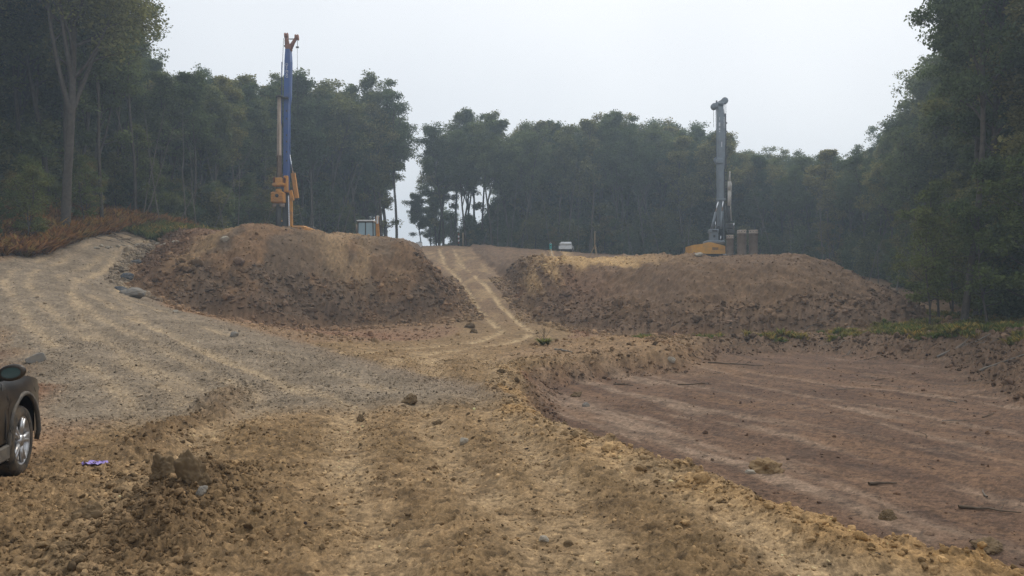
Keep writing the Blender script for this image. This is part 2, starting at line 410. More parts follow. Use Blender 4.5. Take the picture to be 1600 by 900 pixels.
def np_mesh(name, V, F, mat=None, smooth=False):
    """V (n,3), F (m,k) of one face size"""
    me = bpy.data.meshes.new(name)
    V = np.asarray(V, np.float32); F = np.asarray(F, np.int32)
    me.vertices.add(len(V)); me.vertices.foreach_set("co", V.ravel())
    k = F.shape[1]
    me.loops.add(F.size); me.loops.foreach_set("vertex_index", F.ravel())
    me.polygons.add(len(F)); me.polygons.foreach_set("loop_start", np.arange(len(F), dtype=np.int32) * k)
    if smooth: me.polygons.foreach_set("use_smooth", np.ones(len(F), bool))
    me.update(calc_edges=True)
    if mat: me.materials.append(mat)
    return me

def link(name, me, parent=None, loc=None):
    o = bpy.data.objects.new(name, me); COL.objects.link(o)
    if parent is not None: o.parent = parent
    if loc is not None: o.location = loc
    return o

def empty(name, loc, rz=0., label=None, cat=None, group=None):
    o = bpy.data.objects.new(name, None); COL.objects.link(o)
    o.location = loc; o.rotation_euler = (0, 0, rz); o.empty_display_size = .2
    return tag(o, label, cat, group)

class MB:
    """collects boxes, bars, tubes and lofts in a thing's local space; build() links them as one mesh"""
    def __init__(s): s.V = []; s.F = []; s.S = []
    def add(s, v, f, smooth=False):
        n = len(s.V); s.V += [tuple(p) for p in v]; s.F += [tuple(i + n for i in q) for q in f]; s.S += [smooth] * len(f); return s
    def box(s, c, d, rz=0., bev=0.):
        cx, cy, cz = c; x, y, z = d[0] / 2, d[1] / 2, d[2] / 2
        if bev <= 0:
            v = [(-x, -y, -z), (x, -y, -z), (x, y, -z), (-x, y, -z), (-x, -y, z), (x, -y, z), (x, y, z), (-x, y, z)]
            f = [(3, 2, 1, 0), (4, 5, 6, 7), (0, 1, 5, 4), (1, 2, 6, 5), (2, 3, 7, 6), (3, 0, 4, 7)]
        else:
            b = min(bev, x * .9, y * .9, z * .9)
            v = []
            for zz, ins in ((-z, b), (-z + b, 0), (z - b, 0), (z, b)):
                xx, yy = x - ins, y - ins
                v += [(-xx + b, -yy, zz), (xx - b, -yy, zz), (xx, -yy + b, zz), (xx, yy - b, zz), (xx - b, yy, zz), (-xx + b, yy, zz), (-xx, yy - b, zz), (-xx, -yy + b, zz)]
            f = [tuple(range(7, -1, -1)), tuple(range(24, 32))]
            for r in range(3):
                for i in range(8):
                    j = (i + 1) % 8
                    f.append((r * 8 + i, r * 8 + j, r * 8 + 8 + j, r * 8 + 8 + i))
        ca, sa = math.cos(rz), math.sin(rz)
        return s.add([(cx + p[0] * ca - p[1] * sa, cy + p[0] * sa + p[1] * ca, cz + p[2]) for p in v], f)
    def tube(s, pts, rad, n=8, cap=True, smooth=True, sq=1.):
        pts = [np.array(p, float) for p in pts]
        if not hasattr(rad, '__len__'): rad = [rad] * len(pts)
        v = []; f = []
        for i, p in enumerate(pts):
            d = pts[min(i + 1, len(pts) - 1)] - pts[max(i - 1, 0)]
            d = d / (np.linalg.norm(d) + 1e-9)
            up = np.array((0, 0, 1.)) if abs(d[2]) < .9 else np.array((0, 1., 0))
            a = np.cross(up, d); a /= np.linalg.norm(a); b = np.cross(d, a)
            for k in range(n):
                th = 2 * math.pi * (k + .5) / n
                v.append(p + (a * math.cos(th) + b * math.sin(th) * sq) * rad[i])
        for i in range(len(pts) - 1):
            for k in range(n):
                k2 = (k + 1) % n
                f.append((i * n + k, i * n + k2, (i + 1) * n + k2, (i + 1) * n + k))
        s.add(v, f, smooth)
        if cap:
            m = len(s.V) - len(v)
            s.F += [tuple(m + k for k in range(n - 1, -1, -1)), tuple(m + (len(pts) - 1) * n + k for k in range(n))]; s.S += [False, False]
        return s
    def bar(s, p, q, w, d=None):
        """square bar from p to q"""
        return s.tube([p, q], [max(w, 1e-3) * .7071] * 2, n=4, smooth=False)
    def lathe(s, prof, n=24, c=(0, 0, 0), axis='z'):
        v = []; f = []
        for r, h in prof:
            for k in range(n):
                t = 2 * math.pi * k / n
                p = (r * math.cos(t), r * math.sin(t), h)
                if axis == 'x': p = (h, r * math.cos(t), r * math.sin(t))
                if axis == 'y': p = (r * math.sin(t), h, r * math.cos(t))
                v.append((p[0] + c[0], p[1] + c[1], p[2] + c[2]))
        for i in range(len(prof) - 1):
            for k in range(n):
                k2 = (k + 1) % n
                f.append((i * n + k, i * n + k2, (i + 1) * n + k2, (i + 1) * n + k))
        return s.add(v, f, True)
    def prism(s, poly, y0, y1):
        """polygon in local xz pulled from y0 to y1"""
        n = len(poly)
        v = [(p[0], y0, p[1]) for p in poly] + [(p[0], y1, p[1]) for p in poly]
        f = [tuple(range(n)), tuple(range(2 * n - 1, n - 1, -1))] + [(i + n, (i + 1) % n + n, (i + 1) % n, i) for i in range(n)]
        return s.add(v, f)
    def build(s, name, mat, parent=None, loc=None):
        me = bpy.data.meshes.new(name)
        me.from_pydata(s.V, [], s.F)
        me.polygons.foreach_set("use_smooth", s.S); me.update()
        me.materials.append(mat)
        return link(name, me, parent, loc)

def copy_tree(o, parent=None):
    c = o.copy(); COL.objects.link(c); c.parent = parent
    for ch in o.children: copy_tree(ch, c)
    return c

def P(px, py, Y):
    """a photo pixel at distance Y"""
    return np.array(((px - 800) / FOC * Y, Y, CAMZ + (HOR - py) / FOC * Y))

# ------------------------------------------------------------------ build the ground sheet, cut into its surfaces
yr = [-60, -45, -32, -22, -14, -8, -4, -1, 1, 2, 2.8]
y = 3.3
while y < 40: yr.append(y); y += max(.024, .0052 * y)
while y < 60: yr.append(y); y += .11
while y < 108: yr.append(y); y += .38
while y < 180: yr.append(y); y += 2.2
while y < 420: yr.append(y); y += 14
yr = np.array(yr)
ui = np.linspace(-.74, .74, 760)
uo = np.concatenate([np.linspace(.76, 1.2, 22), np.linspace(1.3, 2.5, 12), np.array([3, 4, 6, 9, 14.])])
us = np.concatenate([-uo[::-1], ui, uo])
sw = np.where(yr > 6, yr, 6 - (6 - yr) * 0.0) + 0.0
sw = np.maximum(yr, 5.0)
GX = np.clip(us[None, :] * sw[:, None], -420, 420); GY = np.repeat(yr[:, None], len(us), 1)
# keep columns apart where the clip would fold them together
edge = np.abs(us[None, :] * sw[:, None]) > 420
GX = np.where(edge, np.sign(GX) * (420 + (np.abs(us)[None, :]) * .5), GX)
gz, gcol, gcl, _info = terrain(GX.ravel(), GY.ravel(), True)
nr, nc = GX.shape
VV = np.stack([GX.ravel(), GY.ravel(), gz], 1)
idx = np.arange(nr * nc).reshape(nr, nc)
FF = np.stack([idx[:-1, :-1].ravel(), idx[:-1, 1:].ravel(), idx[1:, 1:].ravel(), idx[1:, :-1].ravel()], 1)
fcl = gcl[FF[:, 0]]
SOIL = soil_mat("soil", fine=34., bump=.02)
MUD = soil_mat("damp_mud", fine=30., bump=.02, rough=.9, spec=.2)
names = {0: ("ground", "loose brown soil of the cleared construction site"), 1: ("dirt_road", "rutted tan clay road running up between the two mounds"), 2: ("gravel_road", "pale gravel haul road curving up on the left"),
         3: ("earth_mound", "tall brown mound of tipped earth on the left"), 4: ("earth_mound_right", "wide brown mound of tipped earth on the right"), 5: ("forest_floor", "dark leaf litter under the trees"), 6: ("mud_flat", "low wet brown mud flat right of the road")}
for c, (nm, lab) in names.items():
    f = FF[fcl == c]
    used, inv = np.unique(f, return_inverse=True)
    me = np_mesh(nm, VV[used], inv.reshape(f.shape), MUD if c == 6 else SOIL, smooth=True)
    at = me.color_attributes.new("soil", 'FLOAT_COLOR', 'POINT')
    at.data.foreach_set("color", np.concatenate([gcol[used], np.ones((len(used), 1))], 1).astype(np.float32).ravel())
    tag(link(nm, me), lab, None, None, 'structure')

# ------------------------------------------------------------------ scatter (loose soil, gravel, leaves): one stuff object each
def scatter(name, pts, scl, rot, tint, protos, label, cat, pick=None):
    n = len(pts)
    me = bpy.data.meshes.new(name)
    me.vertices.add(n); me.vertices.foreach_set("co", np.asarray(pts, np.float32).ravel())
    for an, arr in (("scl", scl), ("rot", rot), ("tint", tint)):
        a = me.attributes.new(an, 'FLOAT_VECTOR', 'POINT'); a.data.foreach_set("vector", np.asarray(arr, np.float32).ravel())
    a = me.attributes.new("pick", 'INT', 'POINT')
    a.data.foreach_set("value", (RNG.integers(0, len(protos), n) if pick is None else pick).astype(np.int32))
    o = link(name, me); tag(o, label, cat, None, 'stuff')
    pc = bpy.data.collections.new(name + "_shapes")
    for p in protos: pc.objects.link(p)
    ng = bpy.data.node_groups.new(name, 'GeometryNodeTree')
    ng.interface.new_socket("Geometry", in_out='INPUT', socket_type='NodeSocketGeometry')
    ng.interface.new_socket("Geometry", in_out='OUTPUT', socket_type='NodeSocketGeometry')
    N = ng.nodes.new; L = ng.links.new
    gi, go = N("NodeGroupInput"), N("NodeGroupOutput")
    ci = N("GeometryNodeCollectionInfo"); ci.inputs[0].default_value = pc; ci.inputs['Separate Children'].default_value = True; ci.inputs['Reset Children'].default_value = True
    ip = N("GeometryNodeInstanceOnPoints"); ip.inputs['Pick Instance'].default_value = True
    def na(nm, ty):
        q = N("GeometryNodeInputNamedAttribute"); q.data_type = ty; q.inputs[0].default_value = nm; return q.outputs[0]
    e2r = N("FunctionNodeEulerToRotation")
    L(gi.outputs[0], ip.inputs['Points']); L(ci.outputs[0], ip.inputs['Instance']); L(na("pick", 'INT'), ip.inputs['Instance Index'])
    L(na("rot", 'FLOAT_VECTOR'), e2r.inputs[0]); L(e2r.outputs[0], ip.inputs['Rotation']); L(na("scl", 'FLOAT_VECTOR'), ip.inputs['Scale'])
    L(ip.outputs[0], go.inputs[0])
    md = o.modifiers.new("scatter", 'NODES'); md.node_group = ng
    return o

def ico(sub):
    t = (1 + 5 ** .5) / 2
    V = [(-1, t, 0), (1, t, 0), (-1, -t, 0), (1, -t, 0), (0, -1, t), (0, 1, t), (0, -1, -t), (0, 1, -t), (t, 0, -1), (t, 0, 1), (-t, 0, -1), (-t, 0, 1)]
    F = [(0, 11, 5), (0, 5, 1), (0, 1, 7), (0, 7, 10), (0, 10, 11), (1, 5, 9), (5, 11, 4), (11, 10, 2), (10, 7, 6), (7, 1, 8), (3, 9, 4), (3, 4, 2), (3, 2, 6), (3, 6, 8), (3, 8, 9), (4, 9, 5), (2, 4, 11), (6, 2, 10), (8, 6, 7), (9, 8, 1)]
    V = [np.array(v) / np.linalg.norm(v) for v in V]
    for _ in range(sub):
        cache = {}; G = []
        def mid(a, b):
            k = (min(a, b), max(a, b))
            if k not in cache:
                m = V[a] + V[b]; V.append(m / np.linalg.norm(m)); cache[k] = len(V) - 1
            return cache[k]
        for a, b, c in F:
            x, y, z = mid(a, b), mid(b, c), mid(c, a); G += [(a, x, z), (b, y, x), (c, z, y), (x, y, z)]
        F = G
    return np.array(V), np.array(F)

def lump(seed, sub=2, amp=.35, freq=1.5, flat=.75, facet=0, rough=0.):
    """an irregular clod or rock of about unit radius"""
    V, F = ico(sub); r = np.random.default_rng(seed)
    k = r.normal(size=(14, 3)) * freq; ph = r.random(14) * 6.28
    d = (np.sin(V @ k.T * 1.6 + ph) * (1 / (1 + np.linalg.norm(k, axis=1) * .3))).sum(1) / 3.2
    V2 = V * (1 + amp * d)[:, None]
    if rough:
        k2 = r.normal(size=(40, 3)) * 6.5; p2 = r.random(40) * 6.28; k3 = r.normal(size=(40, 3)) * 15; p3 = r.random(40) * 6.28
        V2 = V2 * (1 + rough * (np.abs(np.sin(V @ k2.T + p2).sum(1) / 5) - .6) + rough * .55 * (np.abs(np.sin(V @ k3.T + p3).sum(1) / 5) - .6))[:, None]
    for _ in range(facet):                       # knock flat faces off a rock
        n = r.normal(size=3); n /= np.linalg.norm(n); c = .62 + .2 * r.random()
        over = np.clip(V2 @ n - c, 0, None); V2 = V2 - over[:, None] * n
    V2 = V2 * np.array((1, .7 + .3 * r.random(), flat))
    return V2, F

CLODMAT = soil_mat("clod_soil", 'INSTANCER', 5., .0015, attr='tint')
def shape(name, V, F, mat, smooth=True):
    return bpy.data.objects.new(name, np_mesh(name, V, F, mat, smooth))
clods = [shape("clod_shape", *lump(100 + i, 2, .45, 1.8, .7, 0, .10), CLODMAT, False) for i in range(7)]
pebbles = [shape("pebble_shape", *lump(200 + i, 1, .2, 1.0, .6, 2), CLODMAT, True) for i in range(5)]

def rand_pts(n, x0, x1, y0, y1):
    return x0 + (x1 - x0) * RNG.random(n), y0 + (y1 - y0) * RNG.random(n)

def put(x, y, size, sink=.35, bright=1., var=.2, flat=1., zc=None):
    z, c = zc if zc else terrain(x, y, True)[:2]
    n = len(x)
    s = size[:, None] * (1 + .25 * RNG.normal(size=(n, 3)).clip(-1.5, 1.5)); s[:, 2] *= flat
    r = np.stack([RNG.normal(0, .35, n), RNG.normal(0, .35, n), RNG.random(n) * 6.28], 1)
    t = c * (bright * (1 + var * RNG.normal(size=n)))[:, None]
    return np.stack([x, y, z + size * (.5 - sink) * flat], 1), s, r, np.clip(t, .02, .6)

# clods tumbled over both mounds
def mound_clods(poly, n, name, label):
    xs, ys = np.array(poly)[:, 0], np.array(poly)[:, 1]
    x, y = rand_pts(n, xs.min() - 1, xs.max() + 1, ys.min() - 1, 64)
    sd = poly_sd(poly, x, y)
    keep = (sd > -.9) & (sd < 14) & (RNG.random(n) < np.where(sd < 4, 1., .55)); x, y, sd = x[keep], y[keep], sd[keep]
    size = np.exp(RNG.normal(math.log(.026), .62, len(x))).clip(.010, .20) * np.where(sd < 3.2, 1.55, .6)
    scatter(name, *put(x, y, size, .35, 1.1, .2), clods, label, 'clods')
mound_clods(LM, 42000, "earth_clods", "brown clods tumbled over the slope of the left mound")
mound_clods(RM, 48000, "soil_clods", "brown clods tumbled over the slope of the right mound")

# gravel, clods and crumbs on the near road and around it
def near_scatter(name, n, y0, y1, sel, mean, sig, protos, label, cat, bright, var, sink=.3, lo=.008, hi=.16, flat=1.):
    y = np.sqrt(y0 * y0 + (y1 * y1 - y0 * y0) * RNG.random(n)); x = (RNG.random(n) * 1.5 - .75) * y
    z, c, cl, inf = terrain(x, y, True)
    k = sel(x, y, inf); x, y = x[k], y[k]; zc = (z[k], c[k])
    size = np.exp(RNG.normal(math.log(mean), sig, len(x))).clip(lo, hi)
    scatter(name, *put(x, y, size, sink, bright, var, flat, zc), protos, label, cat)
cl_noise = lambda x, y: fbm(x / 1.3, y / 1.3, 3, 91)
near_scatter("road_crumbs", 110000, 3.6, 22, lambda x, y, i: (i['dp'] < .2) & (RNG.random(len(x)) < .55 + .8 * cl_noise(x, y)) , .0075, .5, clods, "small crumbs of clay spread over the near road", "clods", 1.05, .3, .3, .003, .03)
near_scatter("gravel", 26000, 3.6, 30, lambda x, y, i: (i['dp'] < .1), .009, .5, pebbles, "pale pebbles scattered in the road surface", "gravel", 1.5, .25, .4, .004, .03)
near_scatter("haul_gravel", 20000, 12, 56, lambda x, y, i: i['hroad'] > .2, .016, .5, pebbles, "pale crushed stone over the left haul road", "gravel", 1.2, .22, .35, .008, .07)
near_scatter("mud_crumbs", 14000, 5, 40, lambda x, y, i: (i['dp'] > -.2) & (cl_noise(x, y) > -.15), .009, .6, clods, "dark crumbs of mud over the low flat", "clods", .95, .2, .3, .004, .06)
near_scatter("loose_clods", 16000, 20, 50, lambda x, y, i: (~i['ml']) & (~i['mr']) & (i['dp'] < -.1) & (i['hroad'] < .3) & (i['forest'] < .5) & ((i['road'] < .3) | (RNG.random(len(x)) < .12)), .026, .6, clods, "loose clods around the foot of the mounds", "clods", .95, .2, .3, .008, .16)
# the windrow pile at lower left and along the road
n = 5000
y = RNG.uniform(4.4, 7.9, n); x = -2.62 - .17 * (y - 5) + RNG.normal(0, .34, n)
size = np.exp(RNG.normal(math.log(.009), .6, len(x))).clip(.004, .035)
scatter("windrow_clods", *put(x, y, size, .3, .80, .22), clods, "dark clay clods heaped left of the road", "clods")
i = RNG.integers(0, len(ROAD) - 1, 9000); t = RNG.random(9000)
pp = ROAD[i] * (1 - t[:, None]) + ROAD[i + 1] * t[:, None]; x = pp[:, 0] - 1.8 + RNG.normal(0, .36, 9000); y = pp[:, 1]
k = (y > 7.2) & (y < 16.5); x, y = x[k], y[k]
size = np.exp(RNG.normal(math.log(.011), .6, len(x))).clip(.005, .045)
scatter("berm_clods", *put(x, y, size, .3, .80, .22), clods, "dark clay clods along the left edge of the road", "clods")
near_scatter("bank_clods", 34000, 14, 44, lambda x, y, i: (i['dp'] > -4.5) & (i['dp'] < .8) & (x > 5) & (i['dr'] < 0), .03, .6, clods, "dark clods over the torn bank behind the mud flat", "clods", .9, .22, .3, .01, .15)
near_scatter("edge_clods", 60000, 3.6, 24, lambda x, y, i: (i['dp'] > -.75) & (i['dp'] < .7) & (x < 6), .013, .6, clods, "clods crumbled along the road edge above the mud flat", "clods", .95, .25, .3, .005, .07)
# ------------------------------------------------------------------ trees
def leaf_mat(name, c0, c1, c2):
    m, nt, o = new_mat(name); N = nt.nodes.new; L = nt.links.new
    oi = N("ShaderNodeObjectInfo"); r = N("ShaderNodeValToRGB")
    e = r.color_ramp.elements
    e[0].position = 0.; e[0].color = (*c0, 1); e[1].position = 1.; e[1].color = (*c2, 1)
    q = e.new(.5); q.color = (*c1, 1)
    g = N("ShaderNodeNewGeometry")
    mr = N("ShaderNodeMapRange"); mr.inputs[3].default_value = .55; mr.inputs[4].default_value = 1.5
    v = N("ShaderNodeVectorMath"); v.operation = 'SCALE'
    L(oi.outputs['Random'], r.inputs[0]); L(g.outputs['Random Per Island'], mr.inputs[0]); L(r.outputs[0], v.inputs[0]); L(mr.outputs[0], v.inputs['Scale'])
    d = N("ShaderNodeBsdfDiffuse"); t = N("ShaderNodeBsdfTranslucent"); mx = N("ShaderNodeMixShader"); mx.inputs[0].default_value = .42
    L(v.outputs[0], d.inputs[0]); L(v.outputs[0], t.inputs[0]); L(d.outputs[0], mx.inputs[1]); L(t.outputs[0], mx.inputs[2]); L(mx.outputs[0], o.inputs[0])
    return m
LEAF = leaf_mat("leaf_green", (.088, .120, .054), (.135, .165, .066), (.235, .215, .080))
LEAFY = leaf_mat("leaf_pale", (.105, .135, .045), (.14, .16, .05), (.22, .18, .065))
BRACK = leaf_mat("bracken_brown", (.20, .095, .038), (.26, .135, .045), (.25, .18, .06))
GRASS = leaf_mat("grass_green", (.085, .115, .032), (.14, .15, .045), (.30, .21, .06))
BARK = paint("bark", (.105, .090, .075), .95, dirt=(.035, .032, .026), dirt_amt=.9, scale=5, spec=.1)
BARKP = paint("bark_pale", (.20, .175, .145), .95, dirt=(.09, .08, .065), dirt_amt=.9, scale=5, spec=.1)

def tubes_mesh(segs, sides):
    """segs: list of polylines [(pts (k,3), radii (k,))]"""
    Vs, Fs, off = [], [], 0
    for pts, rad, n in [(np.asarray(p, float), np.asarray(r, float), s) for (p, r), s in zip(segs, sides)]:
        k = len(pts)
        d = np.gradient(pts, axis=0); d /= np.linalg.norm(d, axis=1)[:, None] + 1e-9
        up = np.where(np.abs(d[:, 2:3]) < .9, np.array([[0, 0, 1.]]), np.array([[0, 1., 0]]))
        a = np.cross(up, d); a /= np.linalg.norm(a, axis=1)[:, None] + 1e-9; b = np.cross(d, a)
        th = np.arange(n) * 2 * np.pi / n
        ring = pts[:, None] + (a[:, None] * np.cos(th)[None, :, None] + b[:, None] * np.sin(th)[None, :, None]) * rad[:, None, None]
        Vs.append(ring.reshape(-1, 3))
        i = np.arange(k - 1)[:, None] * n + np.arange(n)[None]; j = np.arange(k - 1)[:, None] * n + (np.arange(n)[None] + 1) % n
        Fs.append(np.stack([i, j, j + n, i + n], -1).reshape(-1, 4) + off); off += k * n
    return np.concatenate(Vs), np.concatenate(Fs)

def leaves_mesh(C, r, size, up=.5):
    n = len(C)
    nrm = r.normal(size=(n, 3)); nrm[:, 2] = np.abs(nrm[:, 2]) + up; nrm /= np.linalg.norm(nrm, axis=1)[:, None]
    t = np.cross(nrm, r.normal(size=(n, 3))); t /= np.linalg.norm(t, axis=1)[:, None] + 1e-9
    b = np.cross(nrm, t)
    L = size * np.exp(r.normal(0, .3, n))[:, None]
    V = np.stack([C - t * L * .55, C + b * L * .36 + nrm * L * .08, C + t * L * .55, C - b * L * .36 + nrm * L * .08], 1).reshape(-1, 3)
    return V, np.arange(4 * n).reshape(n, 4)

def gen_tree(seed, H, base, cr, nleaf, leaf, r0, fork=0, up=(.5, 1.0), nprim=26, clump=.5, low=0, sparse=1., flean=.28):
    """trunk + limbs and leaf clumps; returns two meshes. base: share of the height that is bare"""
    r = np.random.default_rng(seed)
    segs, sides, anch, aw = [], [], [], []
    def poly(p, d, L, ra, rb, k, wob, lift):
        pts = [np.array(p)]; d = np.array(d, float)
        for i in range(k):
            d = d + r.normal(0, wob, 3) + np.array((0, 0, lift)); d /= np.linalg.norm(d)
            pts.append(pts[-1] + d * L / k)
        return np.array(pts), np.linspace(ra, rb, k + 1)
    lean = r.normal(0, .035, 2)
    tr, rr = poly((0, 0, -.5), (lean[0], lean[1], 1), H * .95 + .5, r0, .03, 12, .045, .03)
    rr = r0 * (1 - np.linspace(0, 1, 13)) ** .75 + .025; rr[0] *= 1.2; rr[1] *= 1.02
    segs.append((tr, rr)); sides.append(8)
    leaders = [(tr, rr, base)]
    for f in range(fork):
        i = int(12 * base * (.85 + .3 * r.random())); a = r.random() * 6.28
        q, qr = poly(tr[i], (math.cos(a) * flean, math.sin(a) * flean, 1), H * (1 - base) * (.75 + .25 * r.random()), rr[i] * .7, .03, 8, .06, .02)
        segs.append((q, qr)); sides.append(6); leaders.append((q, qr, .25))
    for q, qr, b0 in leaders:
        m = nprim if q is tr else nprim // 2
        for j in range(m):
            t = b0 + (1 - b0) * ((j + r.random()) / m) ** .9
            if low and j < low: t = .16 + r.random() * b0
            k = t * (len(q) - 1); i = min(int(k), len(q) - 2); p = q[i] + (q[i + 1] - q[i]) * (k - i); rad = qr[i]
            u = (t - b0) / (1 - b0 + 1e-6)
            prof = (.55 + .75 * math.sin(math.pi * min(1, max(0, u) * .85 + .12))) * (1 - .45 * max(0, u))
            if u > .1 and r.random() < .14: continue
            L = cr * prof * (.35 + .95 * r.random() ** 1.3) * (1 if q is tr else .8)
            if u < 0: L = cr * (.35 + .35 * r.random())
            a = j * 2.4 + r.normal(0, .5); s = up[0] + (up[1] - up[0]) * r.random() + .5 * max(u, 0)
            if u < 0: s = .15
            d = np.array((math.cos(a), math.sin(a), s)); d /= np.linalg.norm(d)
            q1, q1r = poly(p, d, L, min(rad * .55, .11), .014, 4, .13, .05)
            segs.append((q1, q1r)); sides.append(5)
            ns = max(2, int(L * 1.5))
            for _ in range(ns):
                tt = .3 + .7 * r.random(); kk = tt * 4; ii = min(int(kk), 3); pp = q1[ii] + (q1[ii + 1] - q1[ii]) * (kk - ii)
                dd = (q1[-1] - q1[0]); dd /= np.linalg.norm(dd); dd = dd * .7 + r.normal(0, .55, 3) + np.array((0, 0, .18))
                dd /= np.linalg.norm(dd)
                l2 = L * (.22 + .25 * r.random())
                q2, q2r = poly(pp, dd, l2, .018, .007, 2, .15, .03)
                segs.append((q2, q2r)); sides.append(3)
                anch += [q2[-1], q2[1]]; aw += [1., .6]
            anch.append(q1[-1]); aw.append(1.)
    V, F = tubes_mesh(segs, sides)
    A = np.array(anch); w = np.array(aw) * np.exp(r.normal(0, .5, len(aw))); w *= (r.random(len(w)) < sparse); w /= w.sum()
    k = r.choice(len(A), nleaf, p=w)
    C = A[k] + r.normal(size=(nleaf, 3)).clip(-1.7, 1.7) * np.array((clump, clump, clump * .6))
    LV, LF = leaves_mesh(C, r, leaf)
    return (V, F), (LV, LF)

def proto(name, bark, leafm, *a, **k):
    (V, F), (LV, LF) = gen_tree(*a, **k)
    return np_mesh(name + "_trunk", V, F, bark, True), np_mesh(name + "_crown", LV, LF, leafm, False)

OAK = proto("oak", BARK, LEAF, 11, 25, .42, 6.2, 52000, .17, .27, fork=4, nprim=26, clump=.52, sparse=.85, flean=.42)
NEAR = [proto("near", BARK, LEAF, 21, 24, .38, 3.2, 32000, .16, .19, fork=0, nprim=44, clump=.40, low=4, sparse=.62),
        proto("near", BARK, LEAF, 22, 22, .40, 3.2, 32000, .16, .19, fork=1, nprim=38, clump=.40, low=3, sparse=.62)]
MID = [proto("mid", BARK, LEAF, 31 + i, h, b, c, 19000, .22, .19, fork=f, nprim=34, clump=.42, low=lo, sparse=.66)
       for i, (h, b, c, f, lo) in enumerate([(21, .45, 3.7, 1, 1), (23, .50, 4.0, 2, 0), (19, .38, 3.3, 0, 3), (22, .54, 4.3, 3, 0), (20, .36, 3.4, 1, 3), (24, .47, 3.4, 1, 1)])]
SLIM = [proto("slim", BARK, LEAFY, 51 + i, 21, .52, 2.3, 5200, .17, .10, fork=1, nprim=20, clump=.34, sparse=.7) for i in range(2)]
SAP = [proto("sapling", BARK, LEAFY, 61 + i, 8.5 - i, .18, 2.2, 6500, .14, .055, nprim=26, clump=.28, up=(.0, .35), sparse=.8) for i in range(3)]
BUSH = proto("bush", BARK, LEAF, 71, 3.2, .05, 1.5, 5000, .14, .03, nprim=22, clump=.3)
def bare(seed, H, r0):
    r = np.random.default_rng(seed); segs = []; sd = []
    z = np.linspace(-.3, H, 9); pts = np.stack([np.cumsum(r.normal(0, .05, 9)), np.cumsum(r.normal(0, .05, 9)), z], 1)
    segs.append((pts, np.linspace(r0, .015, 9))); sd.append(6)
    for i in range(7):
        k = r.integers(3, 8); a = r.random() * 6.28; L = .4 + r.random() * .9
        d = np.array((math.cos(a), math.sin(a), .5)); segs.append((np.array([pts[k], pts[k] + d * L * .5, pts[k] + d * L + r.normal(0, .1, 3)]), np.array([.016, .012, .006]))); sd.append(3)
    return segs, sd
BARE = [np_mesh("bare_trunk", *tubes_mesh(*bare(80 + i, 6.5 + i, .055)), BARKP, True) for i in range(3)]

def tree(name, pr, x, y, label, cat, group=None, s=1., sz=1., rz=None, tilt=None, z=None):
    e = empty(name, (x, y, (H1(x, y) if z is None else z) - .05), R.random() * 6.28 if rz is None else rz, label, cat, group)
    e.scale = (s, s, s * sz)
    if tilt: e.rotation_euler = (tilt[0], tilt[1], e.rotation_euler[2])
    link("trunk", pr[0], e); link("crown", pr[1], e)
    return e

PH = {}
for pr_ in MID + NEAR: PH[pr_[0].name] = max(v.co.z for v in pr_[1].vertices)
# single trees one can pick out
tree("oak_tree", OAK, -28.0, 48.0, "broad forked tree with a thick bare trunk rising from the brown bracken on the left", "tree", s=1.0, rz=.6)
tree("oak_tree", OAK, -33.5, 47, "broad tree at the left picture edge behind the bracken", "tree", s=.98, rz=2.7)
tree("slim_tree", SLIM[0], -29.6, 55.5, "slender sparse tree with a thin pale stem beside the left haul road", "tree", s=1.02, rz=1.)
tree("slim_tree", SLIM[1], -29.9, 61.0, "slender sparse tree farthest along the left haul road", "tree", s=1.08, rz=2.)
tree("slim_tree", SLIM[0], -32.6, 63.0, "slender sparse tree behind the two at the left haul road", "tree", s=1.0, rz=4.)
tree("edge_tree", NEAR[0], 21.7, 37.0, "tall leafy tree with a straight trunk above the torn bank on the right", "tree", s=.74, sz=1.32, rz=3.5)
tree("edge_tree", NEAR[1], 24.4, 37.2, "dark tall tree at the right picture edge", "tree", s=1.05, rz=2.2)
tree("edge_tree", NEAR[1], 29.2, 45.2, "dense leafy tree just behind the dark tall tree at the right edge", "tree", s=.98, rz=4.1)
tree("edge_tree", NEAR[0], 34.8, 56.5, "leafy tree at the right foot of the right mound", "tree", s=.92, rz=5.)
singles = [(-28, 48), (-33.5, 47), (-29.6, 55.5), (-29.9, 61), (-32.6, 63), (21.2, 36.3), (24.4, 37.2), (29.2, 45.2), (34.8, 56.5)]

for k_, (x_, y_) in enumerate(((24.6, 40.8), (26.2, 42.0), (27.3, 43.2), (26.2, 37.8), (31.0, 49.0), (33.2, 52.2), (28.4, 40.4), (25.4, 35.6))):
    tree("edge_tree", NEAR[k_ % 2], x_, y_, "tall slim tree in the dark row at the right picture edge", "tree", "tall trees at the right picture edge", s=R.uniform(.86, .95), sz=R.uniform(1., 1.1)); singles.append((x_, y_))
for k_, (x_, y_) in enumerate(((20.6, 38.0), (22.2, 35.8), (23.6, 38.8), (24.0, 43.2), (26.6, 46.4), (28.6, 50.0), (22.9, 33.8), (25.6, 39.8))):
    tree("sapling", SAP[k_ % 3], x_, y_, "tall leafy sapling under the trees at the right picture edge", "sapling", "tall saplings at the right edge", s=R.uniform(.6, 1.05))
